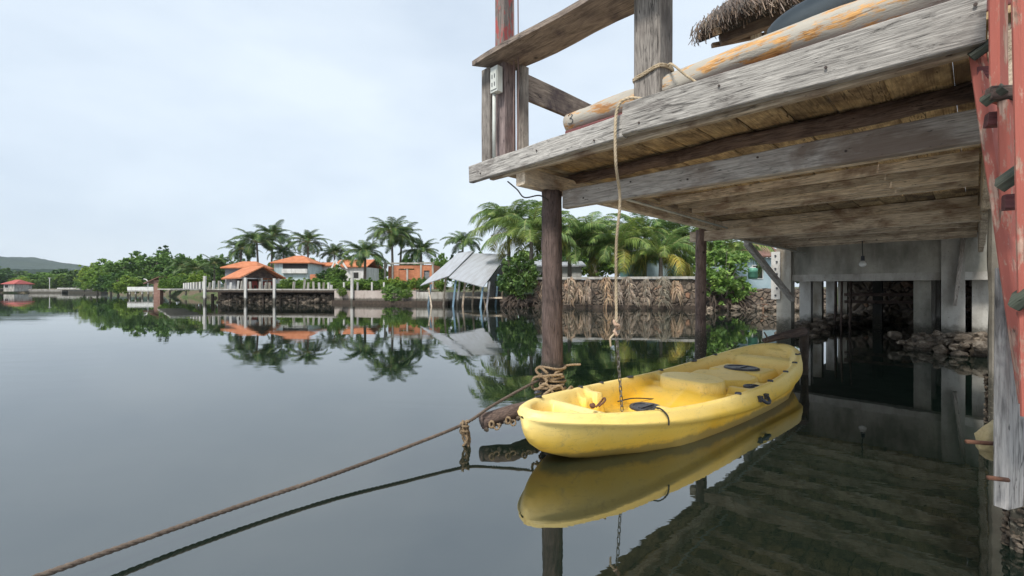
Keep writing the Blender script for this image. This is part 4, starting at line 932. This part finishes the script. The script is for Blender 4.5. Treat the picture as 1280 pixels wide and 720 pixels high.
# small decorative vent block on the wall corner
pl_ = concrete('pillar_concrete', (.15, .135, .11), (.28, .255, .21), (.07, .06, .045), .55, 2.5)
np_ = empty('concrete_pillar', D(.1, 5.9, 0), 'stained square concrete pillar with a barnacled foot at the right', 'pillar')
beam('shaft', D(.20, 5.85, -.5), D(.20, 5.85, 2.26), .24, .24, pl_, np_, up=EN, jit=.012, bev=.02)
def crust(parent, c, rad, z0, z1, n, name='barnacle_crust', mat='barn', sz=.035):
    r = random.Random(int(c.x*100)); L_ = []
    for k in range(n):
        a = r.uniform(0, 6.283); z = r.uniform(z0, z1); R_ = rad*(1.0+.08*r.random()); s = sz*r.uniform(.5, 1.3)
        L_.append(rockv((c.x+math.cos(a)*R_, c.y+math.sin(a)*R_, z), (s, s, s*r.uniform(.6, 1.2)), k, 1, .5))
    v, f = merge(L_); return mesh_obj(name, v, f, M[mat], parent)
crust(np_, D(.20, 5.85, 0), .130, -.05, .42, 1000, sz=.013)
# back rock wall and far end of the undercroft
ew = empty('quarry_stone_wall', D(-1.5, 19.8, 0), 'dark rubble stone wall at the back of the passage under the building', 'wall')
rough_wall('wall', D(-3.6, 20.6, 0), D(6, 20.6, 0), .4, -.4, 1.42, M['masonry'], ew, amp=.12)
rough_wall('side_wall', D(.35, 13, 0), D(.35, 20.5, 0), .4, -.4, 1.42, M['conc_g'], ew, amp=.05)
def heap(label, pts, n, seed, mat='rock', spread=.3, size=(.06, .2)):
    r = random.Random(seed); L_ = []
    P = [Vector(p) for p in pts]
    for k in range(n):
        i = r.randrange(len(P)-1); b = P[i].lerp(P[i+1], r.random()); s = r.uniform(*size)
        L_.append(rockv((b.x+r.gauss(0, spread), b.y+r.gauss(0, spread*.8), b.z*r.random()+r.uniform(-.05, .05)), (s*r.uniform(.7, 1.4), s, s*r.uniform(.5, 1)), k+seed, 2, .45))
    v, f = merge(L_); o = mesh_obj('rubble', v, f, M[mat]); setp(o, label, 'rubble', kind='stuff')
heap('barnacled rubble around the left columns under the building', [D(-3.2, 12.9, .30), D(-3.1, 15, .28), D(-3.0, 18, .3), D(-2, 19.9, .35)], 420, 1, spread=.2, size=(.04, .13))
heap('barnacled rubble at the foot of the right columns', [D(-.75, 12.1, .22), D(-.2, 11.9, .28), D(.2, 11.5, .3)], 420, 9, 'barn', .18, (.035, .12))
heap('rubble against the back stone wall under the building', [D(-3.2, 19.8, .35), D(.3, 19.8, .35)], 120, 21, 'rock', .25)
heap('dark stones under the concrete pier', [A+Vector((.5, .9, .55)), B+Vector((-.3, .9, .55))], 420, 41, 'rock', .2, (.08, .22))
heap('loose stones below the stone waterfront wall', [W1+Vector((-3, -.9, .15)), W1+Vector((1, -1.2, .2)), W2+Vector((0, -1.6, .2))], 110, 31, 'rock', .25)
# bulb
lb = empty('light_bulb', D(-1.62, 11.6, 1.7), 'unlit clear light bulb hanging in front of the dark concrete wall', 'light bulb')
p = D(-1.62, 11.6, 0); v, f = tube([p+Vector((0, 0, 2.24)), p+Vector((0, 0, 2.0)), p+Vector((.01, 0, 1.84))], .009, 6); mesh_obj('cord', v, f, M['wire'], lb)
v, f = tube([p+Vector((.01, 0, 1.86)), p+Vector((.01, 0, 1.80)), p+Vector((.01, 0, 1.76))], [.03, .035, .035], 10); mesh_obj('socket', v, f, M['black'], lb)
gl = NM('frosted_bulb_glass'); gl.col((.75, .75, .72)); gl.set(Roughness=.15)
v, f = tube([p+Vector((.01, 0, 1.76-.012*i)) for i in range(12)], [.03, .036, .046, .056, .063, .067, .068, .066, .06, .05, .034, .01], 14); mesh_obj('bulb', v, f, gl.m, lb, smooth=True)

# ================================================================== STAIR AT THE RIGHT
st = empty('red_staircase', D(.3, 1.9, .5), 'faded red wooden stair with green-ended treads at the right edge', 'stairs')
beam('stringer', PYd(1298, 510, 1.42), PYd(1229, 62, 1.9), .035, .135, M['red'], st, up=(-.9, -.3, .0))
beam('stringer', D(.36, 1.12, .9), D(.36, 2.62, 2.5), .04, .16, M['red'], st, up=(0, 0, 1))
for (px, y, d, k) in ((1214, 72, 1.84, 1.0), (1229, 128, 1.66, 1.0), (1250, 232, 1.50, 1.05), (1270, 378, 1.36, 1.0)):
    a = PYd(px, y, d); b = PYd(px+27*k, y-19*k, d-.05)
    tr = beam('tread', a, b, .09, .032*k, M['green_end'], st, up=(-.35, -.25, .9)); beam('tread_cleat', PYd(px+4, y+22, d+.01), PYd(px+32, y+20, d-.02), .05, .05*k, M['darkred'], st)
# tall red boards of the stair side
rp = empty('red_board_screen', PX(1250, 1.6, 2.0), 'tall faded red boards standing beside the stair at the right edge', 'screen')
beam('board', PYd(1249, 128, 1.66), PYd(1247, -60, 1.66), .085, .03, M['red'], rp, up=(.4, -.9, 0))
beam('board', PYd(1262, 350, 1.60), PYd(1257, 128, 1.62), .062, .03, M['red'], rp, up=(.4, -.9, 0))
beam('board', PYd(1291, 520, 1.34), PYd(1277, -60, 1.40), .085, .03, M['red'], rp, up=(.4, -.9, 0))
beam('cross_cleat', PYd(1236, 118, 1.62), PYd(1272, 116, 1.60), .04, .05, M['logdark'], rp)
gp = empty('weathered_board', PX(1262, 1.55, .5), 'vertical weathered grey board with red paint remains, ending above the water', 'board')
beam('board', PYd(1261, 632, 1.6), PYd(1263, 335, 1.6), .098, .04, wood('grey_and_red_board', (.20, .19, .185), (.42, .40, .385), (.07, .065, .065), .35, bump=1., grain=.8), gp, up=(.3, -.95, 0), jit=.006)
for (x0, x1, y, d, lb_) in ((1208, 1242, 553, 1.66, 'upper rusty iron rod sticking out left of the grey board'), (1235, 1252, 598, 1.53, 'lower short rusty iron rod sticking out of the grey board')):
    v, f = tube([PYd(x0, y-1, d), PYd(x1+8, y+2, d)], .0075, 10); o = mesh_obj('iron_rod', v, f, M['rust'], smooth=True); setp(o, lb_, 'iron rod')
v, f = rockv((0, 0, 0), (.055, .05, .07), 4, 3, .4); o = mesh_obj('stone', v, f, M['yrock'], None, Matrix.Translation(PYd(1244, 552, 1.72)), smooth=True); setp(o, 'yellowish stone chunk wedged behind the grey board', 'stone')
fp_ = empty('mooring_pillar', PX(1290, 1.95, 0), 'barnacle covered pillar foot at the lower right corner', 'pillar')
beam('shaft', PX(1296, 2.05, -.5), PX(1296, 2.05, .62), .16, .16, pl_, fp_, up=EN, jit=.02)
crust(fp_, PX(1296, 2.05, 0), .095, -.05, .45, 800, sz=.012)
# ================================================================== KAYAK
KL, KW = 4.6, .557
KA = R(40.7); KX = Vector((math.cos(KA), math.sin(KA), 0)); KY = Vector((-math.sin(KA), math.cos(KA), 0))
kay = empty('kayak', (.085, 2.98, 0), 'yellow plastic sit-on-top kayak floating tied to the piling', 'kayak', rz=KA)
KM = mw(kay)
def kw(t): s = abs(2*t-1); return KW*max(0, 1-s**2.45)**(.53 if t < .5 else .42)
def kz(t): s = abs(2*t-1); return .262+((.375-.262) if t < .5 else (.455-.262))*s**2
def ss(a, b, x): t = min(1, max(0, (x-a)/(b-a))); return t*t*(3-2*t)
wl_x = [0, .35, .45, .58, .85, 1.19, 1.67, 2.3, 2.9, 3.4, 3.9, 4.2, 4.4, 4.6]; wl_w = [0, .02, .11, .20, .34, .455, .53, .54, .525, .48, .36, .22, .05, 0]
def kbot(x): 
    if x < .9: return float(np.interp(x, [0, .03, .08, .15, .24, .35, .6, .9], [.27, .19, .13, .08, .04, 0, -.07, -.12]))
    if x > 3.9: return -.12+.36*ss(3.9, 4.65, x)**1.3
    return -.12
def floor_h(x, y, g):
    ay = abs(y); z = .07+.015*math.cos(y*6)+.115*ss(1.78, 2.15, x)*(1-ss(3.66, 3.9, x))
    # centre ridge and drain channels
    z += .012*max(0, 1-abs(y)/.05)
    # bow pocket and bulkhead, sloping foredeck
    if x < 1.25: 
        dk = g-.035-.17*ss(.55, 1.25, x); z = max(z, dk*(1-ss(1.0, 1.25, x))+z*ss(1.0, 1.25, x))
    pk = ss(.16, .19, x)*(1-ss(.47, .50, x))*(1-ss(.20, .23, ay)); z = z*(1-pk)+.15*pk
    z = max(z, (g-.012)*ss(.50, .515, x)*(1-ss(.56, .60, x))*(1-ss(.26, .34, ay)))
    # stepped foot rests on both sides
    for x0, st in ((.78, .11), (2.05, .11)):
        for k in range(4):
            a = x0+k*st; hh = g-.015-.045*(3-k)
            q = ss(a-.012, a, x)*(1-ss(a+st-.03, a+st+.01, x))*ss(.27+.035*(3-k), .285+.035*(3-k), ay); z = max(z, hh*q+z*(1-q))
    # hatch mound
    r_ = math.hypot(x-1.62, y-.12); z = max(z, .095*(1-ss(.15, .18, r_)))
    # first seat: tilted domed pad
    r_ = math.hypot((x-2.33)/.25, (y-.05)/.33); q = 1-ss(.95, 1.0, r_); z = max(z, z*(1-q)+q*(.185+.11*ss(2.12, 2.15, x)+.03*(x-2.3)))
    # second seat: faceted panel
    r_ = max(abs(x-2.93)/.26, abs(y)/.33, (abs(x-2.93)/.26+abs(y)/.33)*.72); q = 1-ss(.96, 1.01, r_); z = max(z, z*(1-q)+q*(.255+.04*(x-2.95)))
    # raised rear deck with the large hatch
    q = ss(3.16, 3.19, x)*(1-ss(3.66, 3.72, x))*(1-ss(.27, .31, ay)); z = max(z, z*(1-q)+q*.265)
    # side shelf near the small hatch
    q = ss(2.42, 2.47, x)*(1-ss(2.86, 2.95, x))*ss(.33, .37, -y); z = max(z, z*(1-q)+q*(g-.035))
    # rear well and bulkhead, rear pocket
    q = ss(3.88, 4.0, x); z = max(z, z*(1-q)+q*(g-.05)); pk = ss(4.12, 4.15, x)*(1-ss(4.42, 4.45, x))*(1-ss(.22, .25, ay)); z = z*(1-pk)+.24*pk
    return z
def kayak_hull():
    N, K = 300, 84; V = []; Fc = []; n_o = 22
    ts = [.5-.5*math.cos(PI*(i+.0)/N) for i in range(N+1)]; ts = [.35*t+.65*i/N for i, t in enumerate(ts)]; rim = .052
    # one closed section per station: inner grid (left to right), then rim, side, bottom and back up
    rings = []
    for t in ts:
        w = max(.012, kw(t)); g = kz(t); xo = KL*t; xi = .065+(KL-.13)*t; wi = max(.004, w-rim) if w > rim*1.15 else w*.13; r = []
        dent = .004*noise.noise(Vector((xo*2, 1, 1)))
        for j in range(K+1):
            v = -1+2*j/K; y = v*wi; e = (1-abs(v))*wi; ex = min(xi-.065, KL-.065-xi)
            zf = floor_h(xi, y, g); q = min(1, max(0, 1-e/.055))**1.3; z = zf*(1-q)+g*q; q2 = max(0, 1-ex/.05); z = z*(1-q2)+g*q2; r.append((xi, y, z+dent))
        def side(sg):
            o = []; k = kbot(xo); zl = g-float(np.interp(xo, [0, .35, 1.2, 2.3, 4.6], [.045, .055, .105, .15, .18])); zl = max(zl, k+.02) if k+.02 < g-.04 else g-.05; k = min(k, zl-.01)
            rs = min(1, w/.16)
            xr = lambda a: xo*(1-a)+xi*a
            o.append((xr(.75), sg*(w-.038*rs), g+.012)); o.append((xr(.3), sg*(w-.014*rs), g+.010)); o.append((xo, sg*w, g-.006)); 
            o.append((xo, sg*(w+.006*rs), g-.05)); o.append((xo, sg*(w+.016*rs), (g+zl)/2-.01)); o.append((xo, sg*(w+.018*rs), zl+.012)); o.append((xo, sg*(w+.004*rs), zl-.006)); o.append((xo, sg*(w-.018*rs), zl-.016))
            ww = np.interp(xo, wl_x, wl_w); ww = min(ww, w-.022*rs)
            x_ = min(4.1, max(.62, xo)); kk_ = kbot(x_); w_ = kw(x_/KL); ww = min(float(np.interp(x_, wl_x, wl_w)), w_-.022); zl_ = kz(x_/KL)-float(np.interp(x_, [0, .35, 1.2, 2.3, 4.6], [.045, .055, .105, .15, .18]))
            if True: ex_ = math.log(max(.02, ww/(w_-.018)))/math.log(-kk_/(zl_-kk_)); ex_ = min(1.3, max(.06, ex_))
            elif k < -.01 and ww > .001: ex_ = math.log(max(.02, ww/(w-.018*rs)))/math.log(-k/(zl-k)); ex_ = min(1.3, max(.06, ex_))
            else: ex_ = 1.05
            for m_ in range(1, 13):
                f_ = 1-m_/12; f_ = f_**1.25; z = k+(zl-.016-k)*f_; o.append((xo, sg*(w-.018*rs)*f_**ex_, z))
            return o
        rt = side(1); lf = side(-1); r += rt[:-1]+[(rt[-1][0], 0, rt[-1][2])]+lf[:-1][::-1]; rings.append(r)
    v, f = loft(rings, cap=True); return mesh_obj('hull', v, f, None, kay, KM, smooth=True, mats=[KMAT])
k_ = NM('sun_faded_yellow_plastic'); co = k_.coord((1, 1, 1), rnd=False); sx = k_.n('ShaderNodeSeparateXYZ'); k_.l(co, sx.inputs[0])
nz_ = k_.noise(co, 2.2, 5, .6); zz = k_.n('ShaderNodeMath', operation='ADD'); k_.l(sx.outputs[2], zz.inputs[0]); mu = k_.n('ShaderNodeMath', operation='MULTIPLY'); mu.inputs[1].default_value = .22; k_.l(nz_, mu.inputs[0]); k_.l(mu.outputs[0], zz.inputs[1])
base = k_.ramp(zz.outputs[0], [(.14, (.80, .42, .010)), (.27, (.84, .54, .065)), (.40, (.88, .69, .26))])  # paler with height: sun fading, plus seat contrast the even light leaves out
base = k_.mix(k_.ramp(k_.noise(co, 1.1, 3), [(.45, 0), (.65, .5)]), base, (.84, .57, .11))
scr = k_.ramp(k_.noise(k_.coord((1.5, 1.5, 9), rnd=False), 5, 9, .75), [(.56, 0), (.70, .55)]); base = k_.mix(scr, base, (.42, .30, .09))
sp = k_.ramp(k_.noise(co, 60, 3, .7), [(.66, 0), (.74, .75)]); base = k_.mix(sp, base, (.22, .13, .05))
dirt = k_.ramp(k_.noise(co, 9, 8, .8), [(.56, 0), (.72, .6)]); base = k_.mix(dirt, base, (.36, .27, .12))
wv = k_.n('ShaderNodeTexVoronoi', feature='DISTANCE_TO_EDGE'); wv.inputs['Scale'].default_value = 4.5; k_.l(k_.mix(.25, k_.coord((.5, 1, 2.2), rnd=False), k_.noise(co, 3, 4)), wv.inputs[0])
lines = k_.ramp(wv.outputs['Distance'], [(.003, .5), (.009, 0)]); lines = k_.mix(1., lines, k_.ramp(k_.noise(co, 4.5, 3), [(.60, 0), (.66, 1)]), 'MULTIPLY'); base = k_.mix(lines, base, (.40, .27, .10))
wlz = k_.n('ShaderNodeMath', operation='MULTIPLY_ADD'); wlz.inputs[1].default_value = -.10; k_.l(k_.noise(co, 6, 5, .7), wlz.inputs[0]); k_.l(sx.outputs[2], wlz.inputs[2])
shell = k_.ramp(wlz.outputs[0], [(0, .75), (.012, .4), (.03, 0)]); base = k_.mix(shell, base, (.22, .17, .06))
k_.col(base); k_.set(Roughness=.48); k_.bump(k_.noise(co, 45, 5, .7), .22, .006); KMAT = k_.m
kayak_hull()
def disk(name, x, y, z, r, h, mat, ry=None, knob=True, tilt=0):
    ry = ry or r; rings = []
    for rr, zz_ in ((1, 0), (1, h*.7), (.93, h), (.80, h), (.77, h*.65), (.45, h*.6), (.2, h*.6), (.02, h*.6)):
        rings.append([(math.cos(2*PI*j/28)*r*rr, math.sin(2*PI*j/28)*ry*rr, zz_) for j in range(28)])
    v, f = loft(rings); m = KM @ Matrix.Translation((x, y, z)) @ Matrix.Rotation(tilt, 4, 'Y'); o = mesh_obj(name, v, f, mat, kay, m)
    if knob:
        v, f = boxv(-r*.7, r*.7, -r*.1, r*.1, h*.6+.001, h*.6+.012); mesh_obj('hatch_grip', v, f, mat, o, m)
    return o
disk('hatch', 1.62, .12, .092, .15, .022, M['black']); disk('hatch', 3.40, .0, .262, .17, .024, M['black'], .19); disk('small_hatch', 2.62, -.415, kz(.57)-.037, .085, .02, M['black'], .075)
for i, (x, sd, r) in enumerate(((1.95, 1, .05), (2.55, 1, .025), (3.25, 1, .055), (3.7, 1, .03), (1.1, 1, .022), (2.05, -1, .035), (2.8, -1, .03), (3.3, -1, .03), (3.75, -1, .035), (4.15, -1, .06), (1.45, 1, .02), (.42, 1, .03))):
    t = x/KL; disk('deck_pad', x, sd*(kw(t)-.034), kz(t)+.008, r, .014, M['black'], min(r, .026), knob=False)
def krope(name, pts, r, mat):
    v, f = tube([KM @ Vector(p) for p in spline(pts, 6)], r, 7); return mesh_obj(name, v, f, mat, kay, smooth=True)
# side handle
t = 2.45/KL; yy = -(kw(t)+.012); zc = kz(t)-.075
for dx in (-.07, .07): mesh_obj('handle_mount', *boxv(2.45+dx-.025, 2.45+dx+.025, yy-.028, yy+.005, zc-.025, zc+.025), M['black'], kay, KM)
krope('handle', [(2.38, yy-.02, zc), (2.41, yy-.05, zc-.03), (2.45, yy-.058, zc-.04), (2.49, yy-.05, zc-.03), (2.52, yy-.02, zc)], .016, M['black'])
# bow fittings
krope('bow_cord', [(.86, -kw(.187)+.05, kz(.187)+.02), (.90, -kw(.19)+.01, kz(.19)+.03), (.94, -kw(.2)-.025, kz(.2)-.02), (.95, -kw(.2)-.03, kz(.2)-.09)], .006, M['wire'])
krope('bow_cord', [(.80, -kw(.18)+.06, kz(.18)+.015), (.86, -kw(.187)+.05, kz(.187)+.03), (.93, -kw(.2)+.05, kz(.2)+.02), (1.0, -kw(.21)+.02, kz(.21)-.03)], .007, M['wire'])
krope('eye_bolt', [(.50, -.22, .37), (.53, -.25, .41), (.56, -.22, .42), (.57, -.18, .38), (.53, -.17, .35)], .007, M['rust'])
mesh_obj('bolt_knob', *rockv((.47, -.19, .375), (.022, .022, .02), 3, 2, .2), M['rust'], kay, KM, smooth=True)
mesh_obj('bow_slot', *boxv(.497, .5, -.06, .06, .25, .29), M['black'], kay, KM); mesh_obj('bow_pad', *rockv((.38, .27, .40), (.035, .02, .014), 7, 2, .3), M['black'], kay, KM, smooth=True)
krope('loose_cord', [(1.6, .42, .10), (1.75, .35, .12), (1.9, .25, .11), (2.0, .15, .10)], .006, M['wire'])

# ================================================================== ROPES, CHAIN, LOGS
top = D(-1.66, 2.585, 2.395); mid = Vector((.77, 3.3, .93)); kend = KM @ Vector((.80, -.20, .30))
hp = [D(-1.5, 2.70, 2.44), D(-1.60, 2.60, 2.45), top+Vector((-.01, -.01, -.03)), top+Vector((-.015, -.01, -.35)), top.lerp(mid, .4)+Vector((.02, 0, .0)), top.lerp(mid, .62)+Vector((-.005, 0, 0)), mid]
v, f = rope_mesh(spline(hp, 8), .0105); hr = mesh_obj('hanging_rope', v, f, M['rope'], smooth=True); setp(hr, 'tan rope hanging from the deck edge down to the chain', 'rope')
kn = [mid+Vector((.018*math.cos(a*1.1), .018*math.sin(a*1.1), .05-.012*a+.01*math.sin(3*a))) for a in [i*.6 for i in range(18)]]
v, f = rope_mesh(kn, .011); mesh_obj('knot', v, f, rope_m('pinkish_rope', (.45, .28, .19), (.68, .52, .40)), hr, smooth=True)
v, f = rope_mesh([mid+Vector((-.01, 0, -.06)), mid+Vector((-.05, -.01, -.10)), mid+Vector((-.045, -.01, -.16))], .007); mesh_obj('rope_tail', v, f, M['rope'], hr, smooth=True)
ch = empty('chain', kend, 'short galvanised chain hanging from the rope into the kayak bow', 'chain')
lk = []; a0 = 18
for i in range(a0): a = 2*PI*i/a0; lk.append((math.cos(a)*.010, 0, math.sin(a)*.010+(.014 if math.sin(a) > 0 else -.014)))
v, f = tube(lk+[lk[0], lk[1]], .0038, 6, cap=False); lme = None; m0 = mid+Vector((0, 0, -.07)); N = int((m0-kend).length/.0375)
for i in range(N+1):
    p = m0.lerp(kend, i/N)+Vector((0, 0, 0)); rot = (kend-m0).to_track_quat('Z', 'Y').to_matrix().to_4x4() @ Matrix.Rotation(PI/2*(i % 2)+.4, 4, 'Z')
    if lme is None: o = mesh_obj('link', v, f, M['chain'], ch, Matrix.Translation(p) @ rot, smooth=True); lme = o.data
    else: o = bpy.data.objects.new('link', lme); C.objects.link(o); place(o, Matrix.Translation(p) @ rot, ch)
# mooring rope from the piling to the lower left
mr = [Vector((.29, 3.93, .42)), Vector((.05, 3.78, .33)), Vector((-.18, 3.6, .24)), Vector((-.365, 3.41, .165)), Vector((-.72, 3.05, .115)), Vector((-1.08, 2.70, .075)), Vector((-1.43, 2.33, .062)), Vector((-1.72, 1.97, .06)), Vector((-1.95, 1.62, .075)), Vector((-2.2, 1.2, .12))]
v, f = rope_mesh(spline(mr, 12), .0125, k=1); o = mesh_obj('mooring_rope', v, f, M['rope_dark'], smooth=True); setp(o, 'long dark mooring rope running from the near piling to the lower left', 'rope')
# rope coils on the piling
pc = Vector((.36, 4.0, 0)); coil = []
for i in range(150):
    a = i*.30; coil.append(pc+Vector((math.cos(a)*(.106+.012*math.sin(i*.7)), math.sin(a)*(.112+.012*math.sin(i*.9)), .30+.022*a/6.283*1.0+.012*math.sin(a*1.7)+(.05 if i > 120 else 0))))
v1 = rope_mesh(coil, .011)
kn = spline([pc+Vector(q) for q in ((-.05, -.12, .46), (-.12, -.10, .51), (-.15, -.10, .48), (-.11, -.13, .44), (-.06, -.15, .40), (-.12, -.15, .34), (-.18, -.11, .33), (-.17, -.12, .42), (-.08, -.14, .44), (.08, -.12, .45))], 7); v2 = rope_mesh(kn, .012)
v3 = rope_mesh(spline([pc+Vector(q) for q in ((.10, .02, .50), (.18, .0, .515), (.25, -.02, .52))], 6), .010)
v4 = rope_mesh(spline([pc+Vector(q) for q in ((-.15, -.12, .30), (-.08, -.16, .38), (-.01, -.15, .30), (-.09, -.16, .28), (.04, -.15, .36), (.10, -.12, .30), (.16, -.06, .33), (.17, -.02, .29), (.1, -.10, .28))], 6), .012)
v, f = merge([v1, v2, v3, v4]); o = mesh_obj('rope_coil', v, f, M['rope_old'], smooth=True); setp(o, 'tan rope coiled and knotted round the near piling', 'rope')
# hanging tassel of rope on the mooring line
tb = Vector((-.365, 3.41, .165)); L_ = []
for k in range(6):
    r = random.Random(k); L_.append(rope_mesh(spline([tb+Vector((r.uniform(-.02, .03), r.uniform(-.03, .03), .02)), tb+Vector((r.uniform(-.03, .04), r.uniform(-.03, .03), -.05)), tb+Vector((r.uniform(-.01, .05), r.uniform(-.03, .03), -.11)), tb+Vector((r.uniform(-.025, .055), r.uniform(-.02, .02), -.19))], 5), .0105))
wr = [tb+Vector((.004+.03*math.cos(a), .03*math.sin(a), .018-.006*a)) for a in [i*.5 for i in range(30)]]; L_.append(rope_mesh(wr, .009))
v, f = merge(L_); o = mesh_obj('rope_tassel', v, f, M['rope_old'], smooth=True); setp(o, 'knotted bunch of rope hanging from the mooring rope to the water', 'rope')
# floating log by the bow
fl = log('mooring_log', [Vector((-.245, 3.6, .135)), Vector((.0, 3.72, .16)), Vector((.30, 4.02, .17))], [.062, .066, .07], M['logdark'], None, lump=.22, n=16); setp(fl, 'dark horizontal log just above the water left of the kayak bow', 'log')
lp = []
for k in range(3):
    c = Vector((-.16+.13*k, 3.585+.055*k, .125+.015*k)); lp.append(rope_mesh([c+Vector((.018*math.cos(a), -.055-.006*math.sin(2*a), .026*math.sin(a))) for a in [i*.4 for i in range(17)]], .009)); lp.append(rope_mesh([c+Vector((.04+.02*math.sin(a), -.05+.01*math.cos(a), .02*math.cos(a)-.02)) for a in [i*.5 for i in range(12)]], .007))
v, f = merge(lp); o = mesh_obj('old_rope_loops', v, f, M['rope_old'], smooth=True); setp(o, 'frayed old rope loops tied on the dark log by the kayak bow', 'rope')
L_ = [rockv((-.2+.05*k, 3.56+.02*k, .075+.01*k+.01*(k % 2)), (.022, .02, .02), k, 1, .5) for k in range(9)]
v, f = merge(L_); mesh_obj('barnacles', v, f, M['barn'], fl)
# dark timber and stump behind the stern
o = log('stern_log', [Vector((3.35, 5.95, .50)), Vector((3.65, 6.02, .56)), Vector((3.98, 6.1, .61))], [.035, .05, .055], M['logdark'], None, lump=.25); setp(o, 'short dark log sticking out behind the kayak stern', 'log')
o = log('mooring_stump', [Vector((4.06, 6.22, -.5)), Vector((4.05, 6.2, .2)), Vector((4.02, 6.16, .64))], [.03, .05, .05], M['mud'], None, lump=.5); setp(o, 'dark rough stump standing in the water behind the kayak stern', 'stump')
v, f = tube(spline([Vector((3.36, 5.9, .56)), Vector((3.30, 5.86, .62)), Vector((3.34, 5.85, .52)), Vector((3.26, 5.8, .50))], 6), .008, 6); o = mesh_obj('thin_rope', v, f, M['rope_dark'], smooth=True); setp(o, 'short rope end tied to the dark log behind the stern', 'rope')

# ================================================================== HAZE
hz = bpy.data.materials.new('haze'); hz.use_nodes = True; ht = hz.node_tree; ht.nodes.clear()
ho = ht.nodes.new('ShaderNodeOutputMaterial'); hv = ht.nodes.new('ShaderNodeVolumePrincipled'); hv.inputs['Color'].default_value = (.80, .88, .96, 1); hv.inputs['Density'].default_value = .00022; hv.inputs['Anisotropy'].default_value = .2
ht.links.new(hv.outputs[0], ho.inputs['Volume'])
v, f = boxv(-1150, 1150, -40, 930, -3, 110); o = mesh_obj('haze', v, f, hz); setp(o, kind='stuff', label='thin pale haze over the creek and hills')
